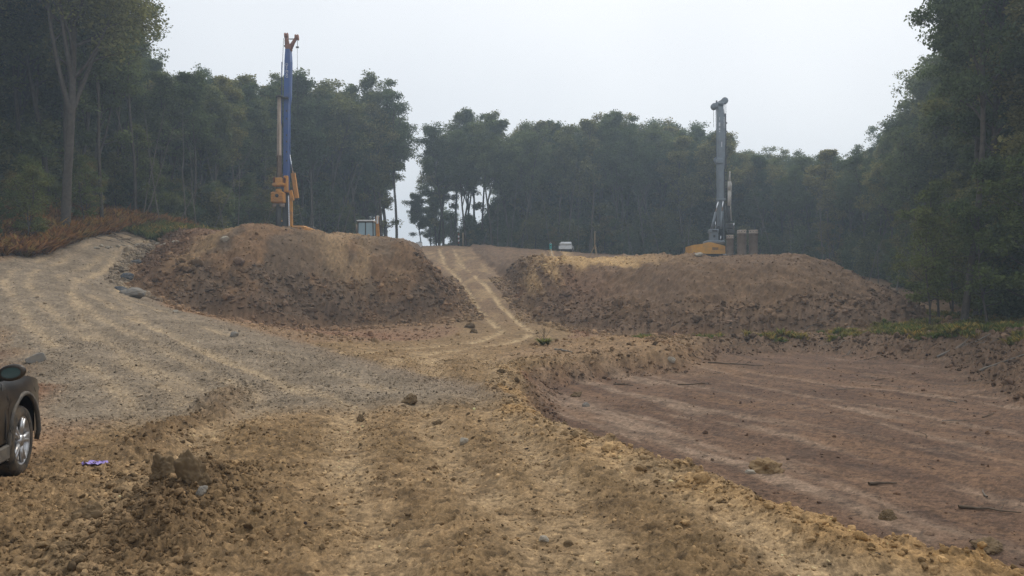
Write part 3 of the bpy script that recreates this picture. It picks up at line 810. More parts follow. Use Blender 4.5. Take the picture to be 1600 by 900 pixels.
# the wood: rows of trees behind the clearing edge
def wood_label(x, y, sdist, h):
    px = 800 + x / y * FOC
    row = "front-row" if sdist < 4.5 else "second-row" if sdist < 8.5 else "rear"
    size = "taller" if h > .97 else "lower"
    if x < 0 and y < 62: where, g = ("behind the bracken at the left picture edge" if px < 130 else "above the left haul road"), "trees of the left wood"
    elif x < -9.5:
        where = ("where the haul road meets the wood" if px < 330 else "left of the blue mast" if px < 430 else "right behind the blue mast" if px < 500 else "between blue mast and backhoe cab" if px < 565 else "at the right end of the left wood"); g = "trees behind the left mound"
    elif x > 26 and y < 94:
        where = ("past the steel casings" if px < 1290 else "beyond the right end of the right mound" if px < 1420 else "at the right picture edge"); g = "trees of the right wood"
    else:
        where = ("just right of the road gap" if px < 745 else "above the marker stake" if px < 830 else "behind the white pickup" if px < 915 else "behind the wooden tripod" if px < 990 else "left of the grey rig" if px < 1100 else "behind the grey rig" if px < 1150 else "behind the steel casings"); g = "trees behind the right mound"
    return "%s %s tree %s" % (size, row, where), g
TOPX = [-300, 130, 205, 235, 262, 300, 400, 450, 560, 620, 662, 668, 690, 720, 800, 860, 930, 1000, 1080, 1150, 1200, 1300, 1365, 1392, 1430, 1465, 1500, 1900]
TOPY = [-250, -120, -20, 70, 100, 95, 110, 105, 118, 150, 195, 215, 190, 172, 190, 188, 162, 178, 180, 195, 225, 238, 212, 168, 90, 10, -120, -250]
def wood_height(x, y, cr=3.0, z=None):
    """height of the wood there, from its skyline"""
    px = 800 + x / y * FOC; w = cr / y * FOC
    t = max(np.interp(px + d * w, TOPX, TOPY) for d in (-.8, -.4, 0, .4, .8))
    return CAMZ + (HOR - t) / FOC * y - (H1(x, y) if z is None else z)
cand = []
bx, by = rand_pts(60000, -75, 80, 22, 152)
sdv = -poly_sd(CLEAR, bx, by)
ok = (sdv > 1.0) & (sdv < 42)
bx, by, sdv = bx[ok], by[ok], sdv[ok]
bz = terrain(bx, by)
order = np.argsort(sdv + RNG.random(len(sdv)) * 5)
taken = list(singles); deep = []
grid = {}
def near_any(x, y, d):
    gx, gy = int(x // 4), int(y // 4)
    for i in (-1, 0, 1):
        for j in (-1, 0, 1):
            for (a, b) in grid.get((gx + i, gy + j), ()):
                if (a - x) ** 2 + (b - y) ** 2 < d * d: return True
    return False
for a, b in taken: grid.setdefault((int(a // 4), int(b // 4)), []).append((a, b))
nt_ = 0
for k in order:
    x_, y_, s_ = float(bx[k]), float(by[k]), float(sdv[k])
    u = x_ / y_
    if abs(u) > .82: continue
    if x_ < 0 and u > -.185 and y_ > 106: continue                    # open sky down the cutting
    if -.185 < u < -.11 and y_ > 104: continue
    if x_ < 0 and y_ < 47.5 and u > -.8: continue
    if y_ > (150 if x_ > -8 else 132): continue
    if near_any(x_, y_, 2.9 if s_ < 12 else 3.6): continue
    grid.setdefault((int(x_ // 4), int(y_ // 4)), []).append((x_, y_))
    if s_ < 13 and abs(u) < .72:
        if nt_ >= 235: continue
        pr = R.choice(MID)
        if x_ > 26 and y_ < 60: pr = R.choice(NEAR + MID[:2])
        hp = PH[pr[0].name]
        tot = wood_height(x_, y_, z=float(bz[k])) / hp * R.uniform(.86, 1.02)
        if tot < .42: continue
        tot = min(tot, R.uniform(.95, 1.15)); b_ = R.uniform(.95, 1.1) if tot > .8 else 1.0; a_ = tot / b_
        lab, grp = wood_label(x_, y_, s_, a_ * b_ + .04)
        tree("forest_tree", pr, x_, y_, lab, "tree", grp, s=a_, sz=b_, z=float(bz[k])); nt_ += 1
    else:
        deep.append((x_, y_))
# trees beyond the crest of the road, seen through the gap
for x_, y_, s_ in ((-14.7, 126, .62), (-13.6, 134, .74), (-13.2, 145, .7), (-12.2, 127, .8)):
    tree("forest_tree", MID[int(y_) % 6], x_, y_, "small distant tree seen in the gap beyond the road crest", "tree", "trees beyond the road crest", s=s_)
for x_, y_, s_ in ((-16.1, 98.5, .93), (-14.9, 99.5, .9), (-17.6, 101, .98), (-10.9, 114, .9), (-9.6, 108, .86), (-8.3, 113, .9), (-6.9, 108.5, .88), (-5.2, 113, .9), (-7.8, 121, .95), (-4.3, 107.5, .84)):
    tree("forest_tree", MID[int(y_) % 6], x_, y_, "tree flanking the gap where the road crests", "tree", "trees flanking the road gap", s=s_)
# deep wood behind the first rows: one mass
D = np.array(deep); zD = terrain(D[:, 0], D[:, 1])
nD = len(D); sD = np.array([min(.98, max(.45, wood_height(a, b, z=c) / 22.5 * .95)) for (a, b), c in zip(deep, zD)])
joined = []
for i, (tm, cm) in enumerate(MID[:4]):
    o1 = bpy.data.objects.new("wood_shape", tm); o2 = bpy.data.objects.new("wood_shape", cm)
    joined.append((o1, o2))
pk = RNG.integers(0, 4, nD)
rotD = np.stack([np.zeros(nD), np.zeros(nD), RNG.random(nD) * 6.28], 1)
flat_protos = [o for pr in joined for o in pr]
for i, o in enumerate(flat_protos): o.name = "wood_shape_%02d" % i
scatter("deep_wood", np.repeat(np.column_stack([D, zD]), 2, 0), np.repeat(np.stack([sD] * 3, 1), 2, 0), np.repeat(rotD, 2, 0), np.zeros((2 * nD, 3)), flat_protos,
        "dark mass of the wood deep behind the first rows of trees", "wood", np.stack([pk * 2, pk * 2 + 1], 1).ravel())
# understorey: leafy saplings along the edge, pale bare poles, and a mass of undergrowth
sp = 0; bp_ = 0
tries = 0
while (sp < 46 or bp_ < 60) and tries < 9000:
    tries += 1
    y_ = R.uniform(28, 112); x_ = R.uniform(-.68, .68) * y_
    sd_ = -float(poly_sd(CLEAR, np.array([x_]), np.array([y_]))[0])
    if -.175 < x_ / y_ < -.11: continue
    if sp < 46 and -.3 < sd_ < 2.5:
        lab = ("pale leafy sapling at the edge of the %s wood" % ("left" if x_ < -15 and y_ < 75 else "right" if x_ > 20 and y_ < 92 else "back"))
        tree("sapling", SAP[sp % 3], x_, y_, lab, "sapling", lab.replace("pale leafy sapling", "saplings"), s=R.uniform(.35, .6) if x_ < -20 and y_ < 62 else R.uniform(.55, 1.1)); sp += 1
    elif bp_ < 60 and -1.2 < sd_ < 1.2 and y_ > 60:
        o = link("bare_pole", BARE[bp_ % 3], None, (x_, y_, H1(x_, y_)))
        sgn = R.uniform(.5, 1.7)
        o.scale = (1, 1, sgn); o.rotation_euler = (R.uniform(-.12, .12), R.choice((R.uniform(-.06, .06), R.uniform(-.06, .06), R.uniform(.1, .4), R.uniform(-.3, -.1))), R.random() * .6)
        u_ = x_ / y_
        tag(o, "thin bare trunk at the wood edge " + ("left of the blue mast" if u_ < -.3 else "between blue mast and road gap" if u_ < -.1 else "above the marker stake" if u_ < .03 else "behind the pickup and tripod" if u_ < .18 else "behind the grey rig" if u_ < .32 else "right of the steel casings"), "dead tree", "bare poles along the wood edge"); bp_ += 1
x, y = rand_pts(20000, -70, 75, 24, 135)
sd_ = -poly_sd(CLEAR, x, y); k = (sd_ > .5) & (sd_ < 26) & (np.abs(x / y) < .8) & ~((x / y > -.18) & (x / y < -.11)) & (RNG.random(len(x)) < .32)
k2 = ~((x[k] < -20) & (y[k] < 62) & (sd_[k] < 6)); x, y = x[k][k2], y[k][k2]; n = len(x)
bushp = bpy.data.objects.new("bush_shape", BUSH[1])
s_ = RNG.uniform(.5, 1.3, n) * (1 + 1.3 * sstep(4, 12, -poly_sd(CLEAR, x, y)))
scatter("undergrowth", np.column_stack([x, y, terrain(x, y)]), np.stack([s_, s_, s_ * RNG.uniform(.7, 1.3, n)], 1), np.stack([np.zeros(n), np.zeros(n), RNG.random(n) * 6.28], 1), np.zeros((n, 3)), [bushp], "dim leafy undergrowth between the trunks of the wood", "undergrowth")

# bracken, grass and weeds
def fronds(seed, n, L, w, spread, up, mat, nm):
    r = np.random.default_rng(seed); V = []; F = []
    for i in range(n):
        a = r.random() * 6.28; p = np.array((r.normal(0, .12), r.normal(0, .12), 0)); d = np.array((math.cos(a) * spread, math.sin(a) * spread, up)); d /= np.linalg.norm(d)
        l = L * (.5 + .7 * r.random()); s = np.array((-math.sin(a), math.cos(a), 0)) * w * (.6 + .8 * r.random())
        m = p + d * l * .55; t = p + d * l + np.array((math.cos(a), math.sin(a), -.6)) * l * .28 * r.random()
        k = len(V); V += [p - s * .25, p + s * .25, m + s, t, m - s]; F += [(k, k + 1, k + 2, k + 4), (k + 4, k + 2, k + 3, k + 3)]
    F4 = [f for f in F if f[2] != f[3]]; F3 = [f[:3] for f in F if f[2] == f[3]]
    me = bpy.data.meshes.new(nm); me.from_pydata([tuple(v) for v in V], [], F4 + F3); me.materials.append(mat)
    return bpy.data.objects.new(nm, me)
frd = [fronds(i, 26, .95, .07, .8, .9, BRACK, "bracken_shape") for i in range(3)]
grs = [fronds(10 + i, 34, .42, .012, .45, 1., GRASS, "grass_shape") for i in range(3)]
wds = [fronds(20 + i, 22, .55, .05, .7, .8, GRASS, "weed_shape") for i in range(2)]
def plant(name, x, y, sc_, protos, label, cat):
    n = len(x)
    scatter(name, np.column_stack([x, y, terrain(x, y)]), np.stack([sc_] * 3, 1), np.stack([RNG.normal(0, .12, n), RNG.normal(0, .12, n), RNG.random(n) * 6.28], 1), np.zeros((n, 3)), protos, label, cat)
x, y = rand_pts(26000, -60, -22, 26, 68)
sd_ = -poly_sd(CLEAR, x, y); k = (sd_ > -.9) & (sd_ < 16) & (RNG.random(len(x)) < np.clip(1.1 - sd_ / 16, 0, 1)) & (fbm(x / 3, y / 3, 2, 95) > -.45); x, y = x[k], y[k]
plant("bracken", x, y, RNG.uniform(.45, 1.2, len(x)), frd, "rust-brown dying bracken covering the bank on the left", "bracken")
x, y = rand_pts(30000, 5, 34, 24, 46)
dpx, drx, sdc = poly_sd(PIT, x, y), poly_sd(RM, x, y), poly_sd(CLEAR, x, y)
k = (dpx < -1.2) & (drx < .3) & (sdc > -6) & (fbm(x / 2.2, y / 2.2, 3, 96) > .34 - .34 * (x > 15)) & ((y > 33.5) | (x > 15.5)); x, y = x[k], y[k]
plant("grass", x, y, RNG.uniform(.25, .7, len(x)), grs + wds, "patchy green and yellow grass between the mud flat and the right mound", "grass")
x, y = rand_pts(5200, -34, -18, 56, 74)
sd_ = -poly_sd(CLEAR, x, y); k = (sd_ > -4) & (sd_ < 4); x, y = x[k], y[k]
plant("weeds", x, y, RNG.uniform(.6, 1.3, len(x)), wds, "green weeds at the head of the left haul road", "weeds")
# the small green weed bush beside the road
tree("weed_bush", (BUSH[0], fronds(31, 90, 1.9, .14, .8, .9, GRASS, "weed_bush_shape").data), 1.1, 26.3, "small green weedy bush beside the road at the spoil hump", "bush", s=.26, sz=.8)
# ------------------------------------------------------------------ machines and small things
ORANGE = paint("machine_orange", (.62, .27, .035), .55, dirt=(.22, .15, .09), dirt_amt=.7, scale=2.5)
YELLOW = paint("machine_yellow", (.74, .36, .035), .5, dirt=(.30, .2, .11), dirt_amt=.6, scale=1.5)
BLUE = paint("mast_blue", (.028, .085, .30), .5, dirt=(.10, .11, .16), dirt_amt=.6, scale=1.6)
GREYM = paint("machine_grey", (.20, .235, .27), .5, dirt=(.12, .115, .11), dirt_amt=.6, scale=1.6)
STEEL = paint("worn_steel", (.30, .235, .18), .7, .1, dirt=(.18, .12, .08), dirt_amt=.8, scale=2)
CHROME = paint("rod_chrome", (.75, .76, .78), .2, .9, dirt_amt=.2)
DARKM = paint("dark_steel", (.035, .036, .038), .6, dirt=(.09, .07, .05), dirt_amt=.6, scale=3)
RUST = paint("rust_red", (.26, .10, .05), .8, dirt=(.12, .07, .05), dirt_amt=.7, scale=3)
RUBBER = paint("rubber_mud", (.035, .033, .031), .9, dirt=(.17, .125, .08), dirt_amt=.95, scale=7, spec=.2)
WHITE = paint("white_paint", (.72, .73, .73), .4, dirt=(.4, .36, .3), dirt_amt=.5, scale=2)
WOOD = paint("raw_wood", (.42, .32, .20), .85, dirt=(.22, .16, .10), dirt_amt=.6, scale=8, spec=.2)
STICK = paint("dead_wood", (.10, .075, .055), .95, dirt=(.22, .17, .12), dirt_amt=.7, scale=9, spec=.1)
TEAL = paint("teal_plastic", (.06, .42, .42), .4, dirt_amt=.2)
LETTER = paint("letter_white", (.62, .63, .66), .5, dirt_amt=.4, scale=3)
def glass_mat(name, col, rough=.04):
    m, nt, o = new_mat(name); b = nt.nodes.new("ShaderNodeBsdfPrincipled")
    n = nt.nodes.new("ShaderNodeTexNoise"); n.inputs['Scale'].default_value = 5; r = nt.nodes.new("ShaderNodeMapRange"); r.inputs[3].default_value = rough; r.inputs[4].default_value = rough + .3
    nt.links.new(n.outputs['Fac'], r.inputs[0]); nt.links.new(r.outputs[0], b.inputs['Roughness'])
    b.inputs['Base Color'].default_value = (*col, 1); b.inputs['Specular IOR Level'].default_value = .8
    nt.links.new(b.outputs[0], o.inputs[0]); return m
GLASS = glass_mat("cab_glass", (.26, .37, .42)); DGLASS = glass_mat("car_glass", (.02, .03, .03))

def text(name, body, size, mat, parent, loc, rot, spacing=1., line=1., align='CENTER'):
    cu = bpy.data.curves.new(name, 'FONT'); cu.body = body; cu.size = size; cu.extrude = .004; cu.align_x = align; cu.align_y = 'CENTER'; cu.space_line = line; cu.space_character = spacing
    cu.materials.append(mat)
    t = bpy.data.objects.new(name, cu); COL.objects.link(t)
    me = bpy.data.meshes.new_from_object(t.evaluated_get(bpy.context.evaluated_depsgraph_get()))
    bpy.data.objects.remove(t); me.name = name
    o = link(name, me, parent, loc); o.rotation_euler = rot
    return o

def crawler(parent, x, L, z0=0., h=1.0, w=.7, y0=0.):
    b = MB(); pts = []
    n = 28; per = []
    r = h / 2
    for k in range(n):
        a = math.pi / 2 + math.pi * k / (n / 2 - 1) if k < n // 2 else -math.pi / 2 + math.pi * (k - n // 2) / (n / 2 - 1)
        c = -L / 2 + r if k < n // 2 else L / 2 - r
        per.append((c + r * math.cos(a), z0 + r + r * math.sin(a)))
    v = [(x - w / 2, y0 + p[0], p[1]) for p in per] + [(x + w / 2, y0 + p[0], p[1]) for p in per]
    f = [(i, (i + 1) % n, (i + 1) % n + n, i + n) for i in range(n)] + [tuple(range(n - 1, -1, -1)), tuple(range(n, 2 * n))]
    b.add(v, f); t = b.build("crawler_track", DARKM, parent)
    g = MB()
    for k in range(22):
        yy = y0 - L / 2 + r + (L - 2 * r) * k / 21
        g.box((x, yy, z0 + h + .02), (w * .98, .10, .045)); g.box((x, yy, z0 + .0), (w * .98, .10, .045))
    g.build("track_shoes", STEEL, t)

# ---- drilling rig with the blue mast
Y0 = 68.0
base = P(441, 470, Y0); base[2] = H1(base[0] - .1, Y0 + 1.5)
rig = empty("drilling_rig", base, 0, "orange drilling rig with a tall blue mast standing behind the left mound", "drilling rig")
def q(px, py, dy=0.): return tuple(P(px, py, Y0) - base + np.array((0, dy, 0)))
def wpx(n): return n * Y0 / FOC
crawler(rig, -1.35, 4.6, 0, .95, .7, 4.2); crawler(rig, 1.35, 4.6, 0, .95, .7, 4.2)
MB().box((0, 4.2, .8), (2.2, 2.6, .5), bev=.08).build("undercarriage", DARKM, rig)
ub = MB().box((.1, 4.9, 1.5), (2.5, 4.6, .9), bev=.12).build("upper_carriage", ORANGE, rig)
MB().box((.1, 6.6, 2.05), (2.3, 1.2, .3), bev=.08).build("counterweight", DARKM, ub)
cabm = MB().box((-.85, 3.2, 1.95), (.9, 1.5, .9), bev=.1).build("cab", ORANGE, rig)
MB().box((-.85, 2.44, 2.0), (.7, .02, .6)).build("cab_window", DGLASS, cabm)
mt_, mb_ = q(447, 75), q(443, 352)
mast = MB()
hw = wpx(4.7)
secs = [(q(443.6, 300, .75), hw * .72), (q(444, 270, .75), hw * .76), (q(445, 160, .75), hw * .80), (q(446, 148, .75), hw * .98), (q(446.6, 110, .75), hw * .98), (q(447, 92, .75), hw * .98), (q(447, 74, .75), hw * .72)]
v = []; f = []
for (c, w) in secs:
    v += [(c[0] - w, c[1] - .38, c[2]), (c[0] + w, c[1] - .38, c[2]), (c[0] + w, c[1] + .38, c[2]), (c[0] - w, c[1] + .38, c[2])]
for i in range(len(secs) - 1):
    for k in range(4): f.append((i * 4 + k, i * 4 + (k + 1) % 4, i * 4 + 4 + (k + 1) % 4, i * 4 + 4 + k))
f += [(3, 2, 1, 0), tuple(range(len(v) - 4, len(v)))]
mo = mast.add(v, f).build("mast", BLUE, rig)
rb = MB()
for yy in (172, 184, 210, 220, 236, 250): c = q(446, yy, .34); rb.box(c, (.10, .07, .16))
rb.build("mast_bolts", DARKM, mo)
gr_ = MB()
for s in (-1, 1):
    a, b_ = q(443.6, 298, .34), q(446, 95, .34)
    gr_.bar((a[0] + s * .33, a[1], a[2]), (b_[0] + s * .42, b_[1], b_[2]), .07)
gr_.build("guide_rail", BLUE, mo)
tl = q(446.3, 108.5, .35)
text("lettering", "D\nE\nL\nM\nA\nG", .34, LETTER, mo, tl, (math.pi / 2, 0, 0), line=.62)
# cathead: a fork with two sheave arms
ch = MB()
ch.box(q(447.5, 71, .75), (wpx(9), .7, wpx(9)), bev=.08)
ch.tube([q(446, 70, .75), q(444.2, 60, .75), q(443.6, 53, .75)], [.26, .2, .16], 6)
ch.tube([q(450, 70, .75), q(454.5, 62, .75), q(459, 55, .75)], [.24, .17, .16], 6)
cho = ch.build("cathead", RUST, rig)
MB().bar(q(445, 56.5, .75), q(459, 56.5, .75), .07).build("cross_rod", DARKM, cho)
for px, py in ((443.6, 51.5), (460, 54)):
    c = q(px, py, .75)
    MB().lathe([(.0, -.14), (.27, -.14), (.27, -.07), (.21, 0), (.27, .07), (.27, .14), (0, .14)], 16, c, 'x').build("sheave", RUST, cho)
rp = MB().tube([q(441.6, 53, .75), q(442, 67, .75)], .02, 5).tube([q(461.3, 55, .75), q(461, 68, .75)], .02, 5).tube([q(460.8, 69, .75), q(459.5, 205, 1.2)], .016, 5).tube([q(441, 57, .4), q(438, 152, .2)], .02, 5)
rp.build("hoist_rope", DARKM, cho)
for px, py in ((442, 67.5), (461, 69.5)): MB().box(q(px, py, .75), (.24, .14, .12)).build("rope_hook", DARKM, cho)
# kelly bar with its guide
kb = MB()
kb.lathe([(0, 0), (.20, 0), (.20, 2.3), (.215, 2.3), (.215, 2.45), (.195, 2.45), (.195, 5.2), (.17, 5.2), (.17, 7.6), (0, 7.6)], 16, q(437, 286, -.15))
kbo = kb.build("kelly_bar", STEEL, rig)
for s in range(3):
    c = q(437, 286, -.15); a = s * 2.1 + .6
    MB().bar((c[0] + .2 * math.cos(a), c[1] + .2 * math.sin(a), c[2]), (c[0] + .2 * math.cos(a), c[1] + .2 * math.sin(a), c[2] + 5.1), .05).build("drive_key", STEEL, kbo)
kg = MB().lathe([(.22, -.08), (.33, -.08), (.33, .08), (.22, .08)], 16, q(437.3, 152, -.15)).box(q(443, 152, .3), (.7, .5, .16))
kg.build("kelly_guide", DARKM, rig)
# rotary drive
rd = MB()
c = q(437, 284, -.1); rd.box(c, (wpx(11), .62, wpx(11)), bev=.05)
c = q(437, 289, -.1); rd.box(c, (wpx(19), .8, wpx(4.5)), bev=.05)
rdo = rd.build("rotary_drive", ORANGE, rig)
for s in (-1, 1):
    c = q(437 + s * 8, 281, -.1)
    MB().tube([(c[0], c[1], c[2] - .3), (c[0] + s * .05, c[1], c[2] + .1), (c[0] - s * .12, c[1], c[2] + .24)], .09, 8).build("drive_horn", RUST, rdo)
MB().lathe([(0, .30), (.24, .30), (.30, .1), (.46, 0), (0, 0)], 18, q(436, 301, -.1)).build("swivel_funnel", ORANGE, rdo)
c = q(435.5, 309, -.1)
MB().box(c, (wpx(20), .82, wpx(17)), bev=.08).build("gearbox", ORANGE, rdo)
fin = MB()
for k in range(4):
    for s in (-1, 1):
        fin.box((c[0] + s * .36, c[1] - .42, c[2] - .33 + k * .22), (.36, .10, .10), bev=.02)
fin.build("cooling_fins", ORANGE, rdo)
MB().lathe([(0, -.02), (.16, -.02), (.16, .02), (0, .02)], 12, (c[0], c[1] - .44, c[2] + .12), 'y').build("motor_port", DARKM, rdo)
for s in (-1, 1): MB().lathe([(.0, 0), (.27, 0), (.27, .28), (0, .28)], 14, tuple(np.array(q(435.5 + s * 5.2, 323.5, -.1)))).build("drive_collar", STEEL, rdo)
MB().lathe([(0, -2.4), (.24, -2.4), (.24, 0), (0, 0)], 14, q(435.5, 320, -.1)).build("drill_tool", DARKM, rig)
MB().tube([q(431.5, 245, .3), q(431, 290, .3), q(432, 350, .5)], .045, 6).tube([q(428, 243, .4), q(434, 243, .2)], .03, 5).build("hydraulic_hose", DARKM, rig)
# carriage beside the drive, raked stay and leg
MB().box(q(446.5, 287, .2), (.34, .5, 1.45), bev=.04).build("carriage", ORANGE, rig)
MB().tube([q(447.2, 235, .9), q(452.3, 270, 1.2)], .055, 8).build("stay_rod", CHROME, rig)
MB().bar(q(452.2, 267, 1.2), q(456.5, 306, 1.5), .34).build("stay_box", ORANGE, rig)
lg = MB().bar(q(451.5, 296, .5), q(454.5, 312, .6), .26).bar(q(452, 306, .6), q(452.5, 356, .6), .22).bar(q(449, 330, .7), q(447.5, 358, .7), .34)
lg.build("mast_foot", ORANGE, rig)
MB().box(q(443.5, 329, .75), (.5, .6, wpx(60)), bev=.04).build("mast_stub", DARKM, rig)
MB().bar(q(449.5, 305, .3), q(450.8, 356, .3), .09).build("foot_rod", CHROME, rig)
MB().bar(q(455, 353, .9), q(465, 353, .9), .05).bar(q(465, 353, .9), q(465.5, 359, .9), .05).bar(q(455, 353, .9), q(455, 359, .9), .05).build("handrail", STEEL, rig)

# ---- grey rig on the right mound
Y0 = 85.0
base = P(1118, 470, Y0); base[2] = H1(base[0], Y0)
rig2 = empty("drilling_rig", base, 0, "grey drilling rig with a yellow body on top of the right mound", "drilling rig")
zoff = base[2]
crawler(rig2, -1.7, 4.8, 0, .95, .75, 1.2); crawler(rig2, .9, 4.8, 0, .95, .75, 1.2)
MB().box((-.4, 1.2, .75), (2.2, 2.4, .5), bev=.08).build("undercarriage", DARKM, rig2)
def boxpx(px0, py0, px1, py1, d, dy=0.):
    a, b_ = q(px0, py0, dy), q(px1, py1, dy)
    return ((a[0] + b_[0]) / 2, a[1], (a[2] + b_[2]) / 2), (abs(b_[0] - a[0]), d, abs(b_[2] - a[2]))
bodyp = [q(1078.5, 397), q(1078.5, 384), (q(1083, 383)[0], 0, q(1083, 383)[2]), q(1097, 381.5), q(1104, 379), q(1109, 379), q(1131, 385), q(1131, 397)]
bo = MB().prism([(p[0], p[2]) for p in bodyp], -.6, 2.4).build("upper_carriage", YELLOW, rig2)
gr2 = MB()
for k in range(6):
    c, d = boxpx(1111 + k * 1.6, 387, 1111.7 + k * 1.6, 391, .05, -.62); gr2.box(c, d)
gr2.build("air_grille", DARKM, bo)
c, d = boxpx(1121, 386.5, 1130, 391, .05, -.62); MB().box(c, d, bev=.02).build("side_door", YELLOW, bo)
hr_ = MB()
for p in (1082.5, 1090.5): hr_.bar(q(p, 374, .3), q(p, 384, .3), .05)
hr_.bar(q(1082, 374, .3), q(1091, 374, .3), .05).bar(q(1082, 379, .3), q(1091, 379, .3), .035).build("handrail", DARKM, bo)
c, d = boxpx(1104, 375.5, 1133, 380.5, 1.8, .8); MB().box(c, d, bev=.1).build("deck", GREYM, rig2)
c, d = boxpx(1111, 363, 1123, 377, 1.0, .6); wb = MB().box(c, d, bev=.06)
c, d = boxpx(1109.5, 357.5, 1124, 364, 1.1, .6); wb.box(c, d, bev=.08)
wbo = wb.build("winch_frame", GREYM, rig2)
c, d = boxpx(1113, 359, 1121, 362, .08, .03); MB().box(c, d).build("winch_opening", DARKM, wbo)
c, d = boxpx(1115, 367, 1118, 371, .06, .08); MB().box(c, d).build("winch_port", DARKM, wbo)
MB().tube([q(1120.3, 345, .6), q(1120.3, 358, .6)], .05, 6).tube([q(1127.3, 368, .3), q(1127.3, 377, .3)], .07, 6).build("exhaust_pipe", CHROME, rig2)
c, d = boxpx(1124, 352, 1133, 377, .9, 1.0); MB().box(c, d, bev=.05).build("mast_base", DARKM, rig2)
# mast
secs = [(q(1130.5, 380, 1.), 4.0), (q(1129.2, 315, 1.), 4.4), (q(1128.8, 266, 1.), 4.6), (q(1129.5, 255, 1.), 5.6), (q(1130.2, 205, 1.), 6.2), (q(1129.8, 181, 1.), 5.6), (q(1128.5, 166, 1.), 4.6), (q(1127.5, 160, 1.), 3.8)]
v = []; f = []
for (c, w) in secs:
    w = wpx(w) * .9; v += [(c[0] - w, c[1] - .45, c[2]), (c[0] + w, c[1] - .45, c[2]), (c[0] + w, c[1] + .45, c[2]), (c[0] - w, c[1] + .45, c[2])]
for i in range(len(secs) - 1):
    for k in range(4): f.append((i * 4 + k, i * 4 + (k + 1) % 4, i * 4 + 4 + (k + 1) % 4, i * 4 + 4 + k))
f += [(3, 2, 1, 0), tuple(range(len(v) - 4, len(v)))]
mo2 = MB().add(v, f).build("mast", GREYM, rig2)
rl = MB().bar(q(1136.2, 175, .75), q(1136.2, 262, .75), .14).bar(q(1134.6, 262, .75), q(1135.6, 372, .75), .14); rl.build("guide_rail", DARKM, mo2)
cl_ = MB()
for k in range(13): c = q(1137.4, 190 + k * 13, .7); cl_.box(c, (.2, .14, .14))
cl_.build("hose_clamps", DARKM, mo2)
text("lettering", "LIEBHERR", .30, LETTER, mo2, q(1134.3, 189.5, .53), (math.pi / 2, -math.pi / 2, 0), spacing=1.0)
dc = MB()
for (a, b_, w) in ((181, 186, .9), (189.5, 195.5, 2.2), (198, 201.5, 2.0), (203, 204.6, 1.6)):
    c, d = boxpx(1126.4 - w / 2, a, 1126.4 + w / 2, b_, .008, .545); dc.box(c, d)
c, d = boxpx(1129, 220, 1130.4, 228, .008, .545); dc.box(c, d); dc.build("decal", LETTER, mo2)
c = q(1123, 248, .8); MB().lathe([(0, -.15), (.34, -.15), (.34, -.07), (.27, 0), (.34, .07), (.34, .15), (0, .15)], 18, c, 'y').build("deflection_sheave", GREYM, mo2)
MB().box(q(1126.5, 250, .8), (.75, .9, .6), bev=.08).build("mast_joint", GREYM, mo2)
# cathead beam
a, b_ = np.array(q(1119.5, 162.5, 1.)), np.array(q(1136.5, 153.5, 1.))
cb = MB().tube([a, b_], .34, 4, smooth=False).box(tuple(q(1128.5, 161, 1.)), (.7, .9, .6), bev=.08)
cbo = cb.build("cathead", GREYM, rig2)
for c in (q(1119.6, 163, 1.), q(1136, 154, 1.)): MB().lathe([(0, -.16), (.38, -.16), (.38, -.08), (.3, 0), (.38, .08), (.38, .16), (0, .16)], 18, c, 'y').build("sheave", GREYM, cbo)
MB().tube([q(1123.4, 153.5, 1.), q(1123.4, 158, 1.)], .09, 6).build("beacon", DARKM, cbo)
MB().tube([q(1118.4, 164, 1.), q(1118.6, 196, .9)], .02, 5).tube([q(1121, 164, .7), q(1121.5, 247, .6)], .02, 5).tube([q(1135, 158, .7), q(1135.3, 260, .5)], .022, 5).tube([q(1136.9, 156, .7), q(1137.8, 345, .4)], .022, 5).build("hoist_rope", DARKM, cbo)
# back stays: chrome rod above, grey barrel below
for (t0, b0) in (((1124.4, 312), (1112.5, 358)), ((1131.4, 311), (1127.2, 357))):
    tt, bb = np.array(q(*t0, .4)), np.array(q(*b0, .2)); m_ = tt + (bb - tt) * .42
    st = MB().tube([m_, bb], .14, 10).build("stay_cylinder", GREYM, rig2)
    MB().tube([tt, m_], .085, 10).build("stay_rod", CHROME, st)
MB().box(q(1128.2, 311, .45), (1.0, .3, .25), bev=.05).build("stay_bracket", GREYM, rig2)
# kelly bar / hoses / drive on the right
PALE = paint("pale_kelly", (.50, .47, .42), .6, dirt=(.25, .2, .15), dirt_amt=.7, scale=3)
kb = MB().tube([q(1139.6, 268, -.2), q(1139.2, 284, -.2)], [.07, .12], 8).tube([q(1139, 284, -.2), q(1138.6, 298, -.2)], .19, 10).tube([q(1138.6, 298, -.2), q(1138.3, 322, -.2)], .165, 10)
kbo = kb.build("kelly_bar", PALE, rig2)
MB().tube([q(1141.4, 286, -.2), q(1140.6, 322, -.2), q(1141.8, 345, -.2)], .075, 6).build("hydraulic_hose", PALE, kbo)
dr_ = MB().tube([q(1138.6, 322, -.1), q(1139.3, 346, -.1)], .15, 8)
c, d = boxpx(1134.5, 349, 1144.5, 358, .8, -.1); dr_.box(c, d, bev=.1); c, d = boxpx(1136, 358, 1146.5, 366, .7, -.1); dr_.box(c, d, bev=.1)
dro = dr_.build("rotary_drive", DARKM, rig2)
hs_ = MB()
for k in range(4): hs_.tube([q(1134.5, 318 + k * 3, .3), q(1132.5 + k, 338, -.3), q(1136 + k * 1.5, 352, -.3)], .04, 5)
hs_.build("hose_bundle", DARKM, dro)
MB().tube([q(1145, 349, -.4), q(1145, 357, -.4)], .06, 6).build("drive_cylinder", CHROME, dro)

